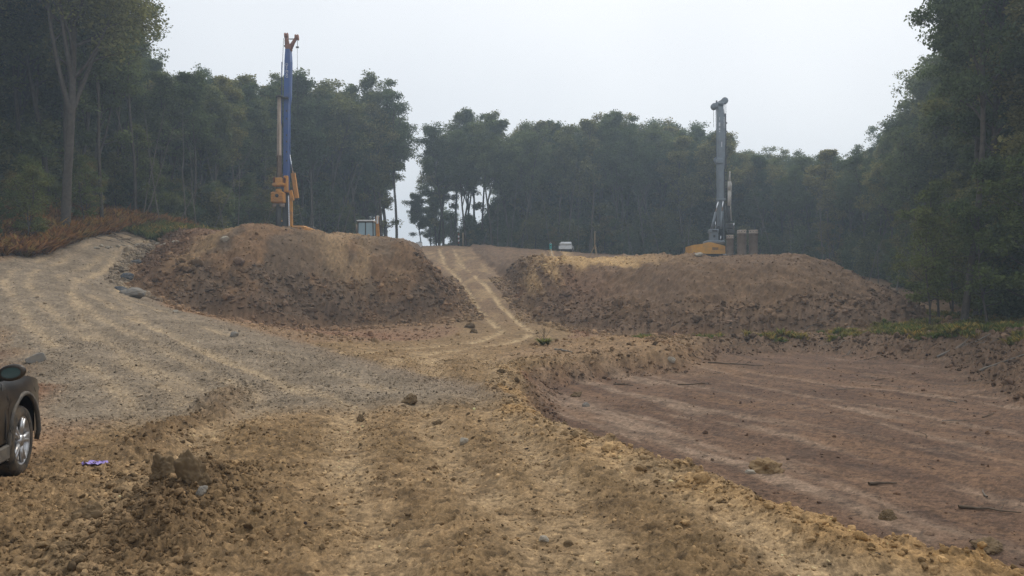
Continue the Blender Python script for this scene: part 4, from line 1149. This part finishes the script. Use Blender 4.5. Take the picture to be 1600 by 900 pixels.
# ---- steel casings
def casing(px, py0, py1, w, Y, label):
    b0 = P(px, 470, Y); b0[2] = H1(b0[0], Y)
    h = P(px, py0, Y)[2] - b0[2]; r = w * Y / FOC / 2
    o = empty("steel_casing", b0, 0, label, "casing", "steel casings beside the grey rig")
    t = MB().lathe([(r - .04, h - .6), (r - .04, h), (r, h), (r, h - .34), (r + .025, h - .34), (r + .025, h - .42), (r, h - .42), (r, -.4)], 28).build("tube", STEEL, o)
    bl = MB()
    for k in range(10):
        a = k * 2 * math.pi / 10; bl.box(((r + .01) * math.cos(a), (r + .01) * math.sin(a), h - .18), (.08, .08, .08), rz=a)
    bl.build("joint_bolts", DARKM, t)
    w_ = MB()
    for z in (h * .25, h * .5, h * .75): w_.lathe([(r, z - .02), (r + .008, z), (r, z + .02)], 28)
    w_.build("weld_seam", STEEL, t)
casing(1159, 359.5, 390, 14, 82, "upright brown steel casing in the middle, taller than the one under the rig")
casing(1177, 359.5, 390, 13.5, 83, "upright brown steel casing farthest right of the grey rig")
casing(1140.5, 367.5, 390, 11, 83.5, "short steel casing standing directly under the grey rig's drive")

# ---- backhoe loader behind the left mound
Y0 = 66.0
base = P(573, 470, Y0); base[2] = P(573, 346, Y0)[2] - 2.85
gz_ = H1(base[0], Y0 + 1); base[2] = min(base[2], gz_ + .02) if gz_ > base[2] - .6 else gz_
bh = empty("backhoe_loader", base, 0, "backhoe loader whose glazed cab shows above the left mound", "backhoe")
cz1 = q(573, 346)[2]; cz0 = cz1 - 1.55
fr = MB()
hwid = wpx(12.2)
for sx in (-1, 1):
    for yy in (-.55, .65): fr.bar((sx * hwid * .98, yy, cz0), (sx * hwid * .93, yy * .95, cz1 - .08), .09)
fr.bar((0, -.56, cz0), (0, -.54, cz1 - .08), .07).bar((-hwid, -.55, cz1 - .1), (hwid, -.55, cz1 - .1), .1).box((0, 0, cz0 - .1), (2 * hwid, 1.4, .25), bev=.04)
cf = fr.build("cab_frame", DARKM, bh)
for sx in (-1, 1):
    MB().box((sx * hwid * .485, -.53, (cz0 + cz1) / 2), (hwid * .86, .015, 1.28)).build("rear_window", GLASS, cf)
    MB().box((sx * hwid * .95, .05, (cz0 + cz1) / 2), (.015, 1.05, 1.28)).build("side_window", GLASS, cf)
MB().box((0, .64, (cz0 + cz1) / 2), (hwid * 1.8, .015, 1.28)).build("front_window", GLASS, cf)
MB().box((0, 0, cz1), (wpx(27), 1.5, .11), bev=.04).build("cab_roof", WHITE, cf)
bb_ = MB().box((0, 1.6, .95), (1.1, 2.4, .7), bev=.1).box((0, .2, .8), (1.3, 2.2, .5), bev=.06).build("chassis", YELLOW, bh)
for sx in (-1, 1):
    for yy, r in ((-.3, .72), (2.3, .5)):
        w = MB().lathe([(r * .55, -.2), (r * .9, -.22), (r, -.14), (r, .14), (r * .9, .22), (r * .55, .2)], 20, (sx * .95, yy, r), 'x').build("wheel", RUBBER, bh)
        MB().lathe([(0, -.12), (r * .55, -.16), (r * .55, .16), (0, .12)], 16, (sx * .95, yy, r), 'x').build("rim", WHITE, w)
MB().tube([q(553.5, 365, 1.), q(553.5, 349, 1.)], .06, 8).build("exhaust_pipe", STEEL, bh)
bm = MB().bar(q(593.5, 372, -.9), q(594, 341, -1.3), .26).build("boom", ORANGE, bh)
MB().bar(q(594.3, 352, -1.42), q(594.6, 339.5, -1.5), .14).build("dipper", WHITE, bm)
MB().tube([q(597.3, 366, -1.), q(596.8, 341, -1.3)], .05, 6).build("boom_cylinder", DARKM, bm)
MB().box((.5, -.9, .9), (2.0, .25, .5), bev=.04).build("rear_frame", DARKM, bh)

# ---- white car behind the right mound
Yc = 97.0
base = P(885, 470, Yc); base[2] = H1(base[0], Yc) - .2
wc = empty("white_car", base, math.radians(82), "white pickup half hidden behind the crest of the right mound", "pickup")
prof = [(-2.4, .55), (-2.4, 1.0), (-.55, 1.02), (-.5, 1.0), (.35, 1.0), (.9, 1.12), (1.6, 1.05), (2.3, .9), (2.4, .55)]
MB().prism([(p[0] * .8, p[1]) for p in prof], -.82, .82).build("body", WHITE, wc)
cb_ = MB(); 
v = [(-.5, -.78, 1.0), (.95, -.78, 1.0), (.95, .78, 1.0), (-.5, .78, 1.0), (-.38, -.62, 1.58), (.38, -.62, 1.6), (.38, .62, 1.6), (-.38, .62, 1.58)]
cb_.add(v, [(4, 5, 6, 7), (0, 1, 5, 4), (1, 2, 6, 5), (2, 3, 7, 6), (3, 0, 4, 7)])
co = cb_.build("cab", WHITE, wc)
for s in (-1, 1):
    vv = [(-.4, s * .775, 1.06), (.75, s * .775, 1.06), (.32, s * .655, 1.52), (-.33, s * .655, 1.52)]
    MB().add(vv, [(0, 1, 2, 3)]).build("side_window", DGLASS, co)
MB().add([(.93, -.66, 1.06), (.93, .66, 1.06), (.45, .56, 1.54), (.45, -.56, 1.54)], [(0, 1, 2, 3)]).build("windscreen", DGLASS, co)
MB().box((-1.25, 0, 1.22), (1.3, 1.5, .42), bev=.16).build("load_cover", WHITE, wc)
for sx in (-1.25, 1.25):
    for s in (-1, 1):
        w = MB().lathe([(.2, -.1), (.33, -.1), (.36, -.05), (.36, .05), (.33, .1), (.2, .1)], 18, (sx, s * .78, .36), 'y').build("wheel", RUBBER, wc)
        MB().lathe([(0, -.08), (.2, -.1), (.2, .1), (0, .08)], 12, (sx, s * .78, .36), 'y').build("rim", STEEL, w)

# ---- survey instrument and signal tripod, marker posts, board
def tripod(name, px, pyt, pyb, Y, spread, mats, label, cat):
    b0 = P(px, 470, Y); b0[2] = H1(b0[0], Y); h = P(px, pyt, Y)[2] - b0[2]
    return empty(name, b0, 0, label, cat), h
e, h = tripod("survey_instrument", 860.3, 380, 395, 72, .4, None, "teal survey instrument on a pale tripod on the right mound crest", "survey tripod")
hh = h - .55
for k in range(3):
    a = k * 2.09 + .5; MB().bar((.05 * math.cos(a), .05 * math.sin(a), hh), (.32 * math.cos(a), .32 * math.sin(a), -.05), .05).build("leg", WOOD if k else WHITE, e)
io = MB().box((0, 0, hh + .3), (.22, .2, .38), bev=.05).box((0, 0, hh + .05), (.2, .2, .1), bev=.02).build("instrument", TEAL, e)
MB().lathe([(0, -.14), (.07, -.14), (.07, .14), (0, .14)], 12, (0, 0, hh + .32), 'y').build("telescope", DARKM, io)
MB().tube([(-.1, 0, hh + .5), (-.06, 0, hh + .57), (.06, 0, hh + .57), (.1, 0, hh + .5)], .02, 5).build("carry_handle", WHITE, io)
e, h = tripod("signal_tripod", 929.3, 361.5, 389, 72, .4, None, "raw wood tripod with a tall upright pole on the right mound crest", "tripod")
MB().tube([(0, 0, .8), (.02, 0, h)], [.05, .035], 6).build("pole", WOOD, e)
for k, (dx, dy) in enumerate(((-.55, .1), (.12, -.3), (.32, .25))): MB().bar((.03 * k, 0, 1.15), (dx, dy, -.05), .06).build("leg", WOOD, e)
b0 = P(655, 470, 88); b0[2] = H1(b0[0], 88)
e = empty("notice_board", b0, 0, "small white board on a dark post where the road crests", "sign")
hb = P(655, 382.5, 88)[2] - b0[2]
MB().bar((.0, .03, -.3), (0, .03, hb + .45), .07).build("post", DARKM, e)
MB().box((0, -.03, hb), (.62, .03, .5)).build("panel", WHITE, e)
MB().box((0, -.005, hb), (.7, .02, .58)).build("panel_frame", DARKM, e)
def post(px, pyt, pyb, Y, w, mats, label, name, cat):
    b0 = P(px, 470, Y); b0[2] = H1(b0[0], Y); h = P(px, pyt, Y)[2] - b0[2]
    e = empty(name, b0, 0, label, cat)
    n = len(mats)
    for i, m in enumerate(mats): MB().tube([(0, 0, h * i / n - (.3 if i == 0 else 0)), (0, 0, h * (i + 1) / n)], w, 8).build("band" if n > 1 else "shaft", m, e)
    return e, h
e, h = post(723.4, 364, 382, 98, .06, [WOOD], "pale wooden stake right of the road crest", "marker_post", "post"); MB().lathe([(.06, h), (.0, h + .06)], 8).build("tip", WOOD, e)
e, h = post(716.6, 365, 376, 99, .10, [DARKM, DARKM, RUST, WHITE, RUST, WHITE, RUST], "red and white banded marker beside the pale stake at the road crest", "marker_post", "post")
MB().box((0, 0, h + .02), (.16, .16, .04)).build("cap", RUST, e)

# ---- parked car at lower left: only its right front corner is in the picture
CARP = paint("car_brown", (.022, .018, .016), .28, .4, dirt=(.12, .092, .065), dirt_amt=.6, scale=3.2)
CLAD = paint("car_cladding", (.05, .047, .043), .75, dirt=(.17, .135, .095), dirt_amt=.9, scale=4)
ALLOY = paint("alloy_wheel", (.55, .55, .56), .35, .7, dirt=(.16, .13, .095), dirt_amt=.9, scale=9)
RW = .355
wp = P(33.5, 697, 7.75) + np.array((-.12, 0, 0))
hd = math.radians(16.5)
wz = H1(wp[0], wp[1])
fx, fy = -math.sin(hd), math.cos(hd)           # heading
rx, ry = math.cos(hd), math.sin(hd)            # right-hand side
# local frame: x right, y forward; front right wheel centre at (.80, 1.35)
ox = wp[0] - .80 * rx - 1.35 * fx; oy = wp[1] - .80 * ry - 1.35 * fy
zc = min(wz, H1(ox, oy))
zc = P(0, 748, 7.75)[2] + .0
zc = max(zc, wz - .03)
car = empty("parked_car", (ox, oy, zc), hd, "dark brown mud-splashed car cut off by the left picture edge", "car")
def arch(yv, side_low=.32):
    lo = side_low
    for cy in (1.35, -1.32):
        d = abs(yv - cy)
        if d < .46: lo = max(lo, RW + math.sqrt(.46 ** 2 - d * d) - .0)
    return lo
ys = sorted(set([round(-2.2 + i * .05, 3) for i in range(89)] + [.89, .891, 1.809, 1.81, -.861, -.86, -1.779, -1.78]))
def belt(yv):
    if yv < .75: return 1.02 + .02 * math.sin(yv)
    t = (yv - .75) / 1.45
    return 1.03 - .06 * t - .20 * max(0, t - .45) ** 1.6
def halfw(yv):
    return .93 - .10 * max(0, (yv - 1.2) / 1.0) ** 2.2 - .06 * max(0, (-yv - 1.3) / .9) ** 2
for s in (1,):
    pass
bd = MB(); v = []; f = []; nt2 = 12
for yv in ys:
    lo, hi, w = arch(yv), belt(yv), halfw(yv)
    fl = sum(math.exp(-((yv - c) / .5) ** 2) for c in (1.35, -1.32))
    row = []
    for k in range(nt2 + 1):
        t = k / nt2; z = lo + (hi - lo) * t
        bulge = -.045 * abs(z - .62) ** 1.5 * 2 - .09 * max(0, (z - .86) / .2) ** 2 + .012 * fl * (1 - t) + .012 * math.exp(-((z - .80) / .03) ** 2)
        row.append((w + bulge, yv, z))
    v += row
m1 = nt2 + 1
for i in range(len(ys) - 1):
    for k in range(nt2): f.append((i * m1 + k, (i + 1) * m1 + k, (i + 1) * m1 + k + 1, i * m1 + k + 1))
bd.add(v, f, True)
bd.add([(-p[0], p[1], p[2]) for p in v], [tuple(reversed(q_)) for q_ in f], True)
# bonnet and rear deck between the two shoulders, front and rear faces
tp = []; g = []
for yv in ys:
    w = halfw(yv) - .09 * max(0, (belt(yv) - .86) / .2) ** 2 - .045 * abs(belt(yv) - .62) ** 1.5 * 2
    for u in (-1, -.6, 0, .6, 1): tp.append((u * w, yv, belt(yv) + (.06 * (1 - u * u) if yv > .7 else .0)))
for i in range(len(ys) - 1):
    for k in range(4): g.append((i * 5 + k, i * 5 + k + 1, i * 5 + 6 + k, i * 5 + 5 + k))
bd.add(tp, g, True)
for yv in (ys[0], ys[-1]):
    w, hi = halfw(yv), belt(yv); bd.add([(-w, yv, .32), (w, yv, .32), (w * .97, yv, hi), (-w * .97, yv, hi)], [(0, 1, 2, 3)])
body = bd.build("body", CARP, car)
sl_ = MB()
for s in (-1, 1):
    sl_.box((s * .915, .02, .33), (.07, 1.74, .17), bev=.03)
sl_.build("sill_cladding", CLAD, body)
for cy in (1.35, -1.32):
    for s in (-1, 1):
        at_ = MB(); pts = []
        for k in range(17):
            a = math.radians(-8 + 196 * k / 16); pts.append((s * (.932 - .02 * (k == 0 or k == 16)), cy + .475 * math.cos(a), RW + .475 * math.sin(a)))
        at_.tube(pts, .024, 6).build("arch_trim", CLAD, body)
        MB().lathe([(.44, -.16), (.47, 0.0), (.45, .0)], 24, (s * .78, cy, RW), 'x').build("arch_liner", DARKM, body)
    # wheels
MB().box((0, 0, .42), (1.5, 3.9, .2)).build("underbody", DARKM, body)
# doors: shut lines, handle
dl_ = MB()
for yy in (.80, -.25, -.95): dl_.tube([(halfw(yy) + .004, yy, .45), (halfw(yy) + .006, yy, .62), (halfw(yy) - .03, yy, .98)], .005, 4)
dl_.build("shut_line", DARKM, body)
MB().box((.93, -.05, .86), (.03, .2, .035), bev=.01).build("door_handle", CARP, body)
MB().tube([(.885, .75, 1.035), (.885, -1.4, 1.035)], .014, 6).build("window_trim", CHROME, body)
# greenhouse
gh = MB(); v = [(-.80, .95, 1.03), (.80, .95, 1.03), (.84, -1.9, 1.03), (-.84, -1.9, 1.03), (-.62, .05, 1.60), (.62, .05, 1.60), (.64, -1.45, 1.62), (-.64, -1.45, 1.62)]
gh.add(v, [(0, 1, 5, 4), (1, 2, 6, 5), (2, 3, 7, 6), (3, 0, 4, 7)])
gl = gh.build("windows", DGLASS, car)
MB().box((0, -.70, 1.635), (1.30, 1.55, .06), bev=.025).build("roof", CARP, car)
pl = MB()
for s in (-1, 1):
    pl.tube([(s * .815, .93, 1.03), (s * .63, .03, 1.61)], .035, 6).tube([(s * .85, -.35, 1.03), (s * .645, -.35, 1.615)], .04, 6).tube([(s * .85, -1.85, 1.03), (s * .65, -1.45, 1.62)], .06, 6)
pl.build("pillar", CARP, gl)
MB().tube([(.845, .86, 1.05), (.66, .03, 1.60)], .008, 5).build("pillar_trim", CHROME, gl)
# mirror
mh = MB(); V_, F_ = ico(2); V_ = V_ * np.array((.115, .08, .08)); V_[:, 1] = np.where(V_[:, 1] < -.03, -.03, V_[:, 1]); V_[:, 0] += .02 * (V_[:, 2] / .09)
mh.add(V_ + np.array((1.045, .60, 1.105)), [tuple(t) for t in F_], True)
mh.tube([(.86, .66, 1.03), (.95, .64, 1.05), (1.0, .62, 1.07)], [.035, .03, .028], 8)
mho = mh.build("mirror", CARP, car)
r_ = [(1.045 + .078 * math.cos(a) + .010 * math.sin(a), .566, 1.105 + .050 * math.sin(a)) for a in np.linspace(0, 2 * math.pi, 24, endpoint=False)]
MGL = glass_mat("mirror_glass", (.05, .085, .08), .02)
MB().add(r_, [tuple(range(24))]).build("mirror_glass", MGL, mho)
# wheels with five-twin-spoke rims
def wheel(sx, cy):
    W = .235
    t = MB().lathe([(.245, -W / 2), (.27, -W / 2 - .008), (.325, -W / 2), (.35, -W / 2 + .03), (RW, -.06), (RW, .06), (.35, W / 2 - .03), (.325, W / 2), (.27, W / 2 + .008), (.245, W / 2)], 40, (sx * .80, cy, RW), 'x')
    w = empty("wheel", (0, 0, 0)); w.parent = car
    tr_ = MB()
    for k in range(40):
        a = 2 * math.pi * k / 40
        for o_ in (-.06, .0, .06): tr_.add([(sx * .80 + o_ + dx, cy + (RW + .006) * math.sin(a + da), RW + (RW + .006) * math.cos(a + da)) for dx, da in ((-.024, -.05), (.024, -.05), (.024, .05), (-.024, .05))], [(0, 1, 2, 3)])
    t.build("tyre", RUBBER, w); tr_.build("tread_block", RUBBER, w)
    r = MB().lathe([(.205, -.09), (.215, .07), (.245, .105), (.25, .11), (.24, .115), (.225, .085)], 40, (sx * .80, cy, RW), 'x' )
    fc = sx * .80 + sx * .085
    for k in range(5):
        for da in (-.16, .16):
            a = 2 * math.pi * k / 5 + .3
            p0 = (fc - sx * .0, cy + .05 * math.sin(a), RW + .05 * math.cos(a)); p1 = (fc + sx * .012, cy + .228 * math.sin(a + da), RW + .228 * math.cos(a + da))
            r.tube([p0, p1], [.026, .019], 6)
    r.lathe([(0, .03), (.055, .03), (.06, 0), (.06, -.03)], 16, (fc, cy, RW), 'x')
    r.build("rim", ALLOY, w)
    MB().lathe([(0, 0), (.16, 0), (.16, .02), (0, .02)], 24, (sx * .80 + sx * .02, cy, RW), 'x').build("brake_disc", DARKM, w)
for sx in (1, -1):
    for cy in (1.35, -1.32): wheel(sx, cy)

# ---- rocks, big clods and litter that can be picked out one by one
def rock_mat(name, c, d):
    return paint(name, c, .9, dirt=d, dirt_amt=.8, scale=5, spec=.2)
R_GREY = rock_mat("rock_grey", (.20, .185, .165), (.30, .25, .18)); R_DARK = rock_mat("rock_blue_grey", (.075, .085, .10), (.22, .20, .17)); R_PALE = rock_mat("rock_pale", (.36, .32, .26), (.24, .18, .11))
R_CLAY = rock_mat("clay_lump", (.135, .092, .05), (.20, .14, .08)); R_RED = rock_mat("clay_red", (.17, .11, .075), (.22, .15, .10)); R_TAN = rock_mat("clay_tan", (.25, .165, .085), (.2, .14, .08))
def ground_at(px, py):
    """where the sight line through a photo pixel meets the ground"""
    Ys = np.exp(np.linspace(math.log(4), math.log(95), 300)); p = [(px - 800) / FOC * Ys, Ys, CAMZ + (HOR - py) / FOC * Ys]
    z = terrain(p[0], p[1]); k = int(np.argmax(z >= p[2]))
    return (float(p[0][k]), float(Ys[k]), float(z[k])) if z[k] >= p[2][k] and k else None
def boulder(name, px, py, wpix, hpix, seed, mat, label, cat, facet=3, amp=.3, sub=4):
    hit = ground_at(px, py + hpix * .35) or ground_at(px, py + 12)
    if hit is None: return {}
    x_, y_, z_ = hit
    s = wpix * y_ / FOC / 2; h = hpix * y_ / FOC / 2
    V, F = lump(seed, sub, amp, 1.6, 1., facet, 0.11 if facet == 0 else .05 if sub > 2 else 0.)
    me = np_mesh(name, V * np.array((s, s * .8, h * 1.25)), F, mat, False)
    o = link(name, me, None, (x_, y_, z_ + h * (.35 if facet else .25))); o.rotation_euler = (0, 0, (seed % 7) * .3 - .9)
    return tag(o, label, cat)
boulder("clay_clod", 296, 742, 52, 42, 401, R_CLAY, "largest dark clay clod on top of the heap left of the road", "clod", 0, .45)
boulder("clay_clod", 262, 736, 40, 30, 402, R_CLAY, "dark clay clod touching the left side of the largest clod", "clod", 0, .45)
boulder("clay_clod", 140, 803, 36, 26, 403, R_CLAY, "dark clay clod at the left end of the heap", "clod", 0, .45)
boulder("clay_clod", 96, 856, 26, 16, 404, R_CLAY, "small dark clod below the heap at lower left", "clod", 0, .45)
boulder("rock", 316, 770, 18, 14, 405, R_GREY, "round grey stone at the right foot of the clod heap", "stone", 1, .2)
boulder("clay_clod", 640, 625, 26, 16, 406, R_CLAY, "flat dark clod in the middle of the road", "clod", 0, .5)
boulder("clay_clod", 564, 657, 14, 11, 407, R_CLAY, "small dark clod on the road left of the flat one", "clod", 0, .45)
boulder("clay_clod", 684, 660, 15, 10, 408, R_CLAY, "small dark clod on the road right of the flat one", "clod", 0, .45)
boulder("rock", 725, 692, 15, 12, 409, R_PALE, "pale stone lying alone in the middle of the road", "stone", 2, .2)
boulder("clay_clod", 1197, 730, 44, 26, 410, R_TAN, "tan clay block at the road edge above the mud flat", "clod", 0, .4)
boulder("clay_clod", 1388, 806, 26, 15, 411, R_CLAY, "dark clod on the near right road edge", "clod", 0, .45)
boulder("clay_clod", 1540, 852, 40, 17, 412, R_CLAY, "dark torn clod at the lower right picture corner", "clod", 0, .5)
boulder("rock", 58, 560, 34, 18, 413, R_GREY, "flat grey boulder on the shoulder above the parked car", "boulder", 4, .25)
boulder("rock", 212, 411, 18, 8, 414, R_DARK, "upper blue-grey rock at the bend of the haul road", "rock", 4, .25)
boulder("rock", 199, 434, 22, 12, 415, R_DARK, "lower blue-grey rock at the bend of the haul road", "rock", 4, .25)
boulder("rock", 207, 458, 40, 16, 416, R_GREY, "long grey rock slab below the blue-grey rocks", "rock", 4, .25)
boulder("rock", 190, 452, 20, 9, 417, R_DARK, "small dark slab left of the long grey rock slab", "rock", 4, .25)
boulder("rock", 276, 487, 13, 6, 418, R_PALE, "pale stone between haul road and mound foot", "stone", 3, .2)
boulder("rock", 366, 522, 14, 9, 419, R_GREY, "grey stone at the edge of the reddish flat", "stone", 3, .2)
boulder("rock", 1049, 561, 12, 9, 420, R_PALE, "pale stone at the foot of the spoil hump", "stone", 2, .2)
boulder("clay_clod", 733, 509, 17, 8, 421, R_CLAY, "dark clod at the left mound foot beside the ruts", "clod", 0, .45)
boulder("clay_clod", 742, 519, 12, 7, 422, R_CLAY, "smaller dark clod just below the one beside the ruts", "clod", 0, .45)
boulder("clay_clod", 900, 616, 17, 11, 423, R_CLAY, "dark clod on the pale streak of the mud flat", "clod", 0, .45)
boulder("rock", 915, 633, 13, 8, 424, R_GREY, "grey stone on the mud flat near the road edge", "stone", 2, .2)
boulder("rock", 1092, 398, 14, 7, 425, R_PALE, "pale block on the crest left of the yellow rig body", "rock", 4, .25)
boulder("rock", 352, 375, 12, 7, 426, R_PALE, "pale rock high on the left mound", "rock", 3, .25)
boulder("rock", 372, 409, 20, 12, 427, R_RED, "reddish clod half way up the left mound", "clod", 1, .35)
boulder("rock", 850, 846, 15, 9, 428, R_PALE, "pale stone near the bottom edge of the road", "stone", 2, .2)
boulder("rock", 1172, 739, 16, 8, 429, R_PALE, "white stone beside the tan clay block", "stone", 2, .2)
for k in range(16):
    px = 150 + k * 8.5 + R.uniform(-3, 3); py = 386 - k * .25 + R.uniform(-2, 2)
    o = boulder("edge_stone", px, py, R.uniform(5, 10), R.uniform(3, 5), 440 + k, R_PALE, "pale stone in the row along the far edge of the haul road", "stone", 3, .2, 2); o['group'] = "stones along the haul road edge"
# branches on the mud flat and bank
def branch(px, py, L, ang, rad, mat, label, cat="branch", group=None, seed=0, fork=2, at=None):
    hit = ground_at(px, py) if at is None else (at[0], at[1], H1(*at))
    if hit is None: return None
    x_, y_, z_ = hit; r = np.random.default_rng(seed)
    segs = []; sd = []
    def pl_(x0, y0, a, L, k=6):
        pts = []
        for i in range(k + 1):
            pts.append((x0, y0)); a += r.normal(0, .16); x0 += math.cos(a) * L / k; y0 += math.sin(a) * L / k
        xy = np.array(pts); zz = terrain(xy[:, 0], xy[:, 1]) + rad * .6 + .01
        return [(p[0], p[1], float(q_)) for p, q_ in zip(pts, zz)], a
    pts, a = pl_(x_ - math.cos(ang) * L / 2, y_ - math.sin(ang) * L / 2, ang, L)
    segs.append((np.array(pts) - np.array((x_, y_, z_)), np.linspace(rad, rad * .4, 7))); sd.append(6)
    for j in range(fork):
        i = r.integers(2, 5); p = np.array(pts[i]); d = np.array((math.cos(ang + r.choice((-.7, .7))), math.sin(ang + r.choice((-.7, .7))), r.uniform(.05, .5))) * L * .3
        segs.append((np.array([p, p + d * .5, p + d]) - np.array((x_, y_, z_)), np.array([rad * .5, rad * .35, rad * .15]))); sd.append(4)
    o = link("fallen_branch", np_mesh("fallen_branch", *tubes_mesh(segs, sd), mat, True), None, (x_, y_, z_))
    return tag(o, label, cat, group)
branch(1382, 761, .42, .1, .022, STICK, "short dark log piece in the middle of the near mud flat", seed=1, fork=0)
branch(1545, 797, .62, -.25, .018, STICK, "long dark broken branch at the right of the near mud flat", seed=2)
branch(1538, 775, .34, 1.2, .012, BARKP, "pale splinter of wood leaning over the dark broken branch", seed=3, fork=0)
branch(1150, 570, 1.9, -.15, .03, STICK, "dark stick at the far left of the mud flat", seed=4)
branch(1560, 574, 1.6, .3, .035, BARKP, "pale forked branch on the bank at the right picture edge", seed=5, fork=3)
branch(1515, 545, 2.4, .05, .04, BARKP, "long pale branch lying along the top of the right bank", seed=6, fork=3)
branch(1085, 602, .9, .0, .02, STICK, "dark stick on the upper mud flat below the hump", seed=7)
branch(975, 601, .6, .2, .025, STICK, "dark stick on the pale streak at the left of the mud flat", seed=8)
branch(885, 550, 1.2, -1.0, .04, BARKP, "pale timber sticking out of the spoil hump", seed=9, fork=0)
for k in range(34):
    px = R.uniform(1090, 1590); py = 548 + (px - 1090) / 500 * R.uniform(-20, 60) + R.uniform(0, 130) * R.random()
    branch(px, py, R.uniform(.25, .9), R.uniform(-.6, .6) + R.choice((0, .9)), R.uniform(.006, .014), R.choice((STICK, STICK, BARKP)), "thin broken twig strewn on the brown mud flat", "twig", "twigs on the mud flat", seed=50 + k, fork=R.choice((0, 1)))
for k in range(26):
    px = R.uniform(1120, 1600); py = 505 + R.uniform(0, 38)
    branch(px, py, R.uniform(.6, 2.0), R.uniform(-.5, .5), R.uniform(.012, .025), R.choice((STICK, BARKP)), "brushwood stick on the overgrown bank below the right wood", "twig", "brushwood on the right bank", seed=150 + k, fork=2)
for k in range(22):
    branch(0, 0, R.uniform(1.0, 2.6), R.uniform(-.6, .8), R.uniform(.015, .03), R.choice((STICK, STICK, BARKP)), "brushwood stick in the heap at the head of the haul road", "twig", "brushwood heap by the haul road", seed=250 + k, fork=3, at=(R.uniform(-27.6, -25.5), R.uniform(50.5, 60)))
# scrap of purple plastic on the clay
x_, y_, z_ = ground_at(148, 731)
PURP = paint("purple_plastic", (.30, .22, .62), .35, dirt=(.45, .40, .6), dirt_amt=.6, scale=30)
r = np.random.default_rng(5); g = 9; V = []; F = []
for i in range(g):
    for j in range(g):
        u, w = i / (g - 1) - .5, j / (g - 1) - .5
        V.append((u * .24 + r.normal(0, .008), w * .12 + r.normal(0, .006), .012 + abs(r.normal(0, .012)) + .012 * math.sin(u * 20)))
for i in range(g - 1):
    for j in range(g - 1):
        if (i + j * 3) % 7: F.append((i * g + j, (i + 1) * g + j, (i + 1) * g + j + 1, i * g + j + 1))
o = link("plastic_scrap", np_mesh("plastic_scrap", V, F, PURP, False), None, (x_, y_, z_ + .01)); sm = o.modifiers.new("thickness", 'SOLIDIFY'); sm.thickness = .002
tag(o, "crumpled purple plastic scrap on the clay near the parked car", "litter")
# ------------------------------------------------------------------ damp air
hz = MB().box((0, 170, 18), (1000, 620, 68))
m, nt, o = new_mat("haze_air")
pv = nt.nodes.new("ShaderNodeVolumePrincipled")
pv.inputs['Color'].default_value = (.68, .84, 1.0, 1)
pv.inputs['Density'].default_value = .0019
pv.inputs['Anisotropy'].default_value = .35
nt.links.new(pv.outputs[0], o.inputs['Volume'])
ho = hz.build("haze", m)
tag(ho, "thin grey-blue mist hanging over the site and the wood", "haze", None, 'stuff')

# ------------------------------------------------------------------ look-alikes: say which one by its place among its like
ORD = "first second third fourth fifth sixth seventh eighth ninth tenth eleventh twelfth thirteenth fourteenth fifteenth sixteenth seventeenth eighteenth nineteenth twentieth".split()
shared = {}
for o in sc.objects:
    if o.parent is None and o.get('label') and o.get('group') and o.get('category') in ('tree', 'sapling', 'stone', 'dead tree'):
        shared.setdefault(o['label'], []).append(o)
for lab, os_ in shared.items():
    if 2 <= len(os_) <= 20:
        os_.sort(key=lambda o: o.location.x / o.location.y)
        for i, o in enumerate(os_):
            o['label'] = "%s, %s" % (lab, "leftmost of these" if i == 0 else "rightmost of these" if i == len(os_) - 1 else "%s from left" % ORD[i])
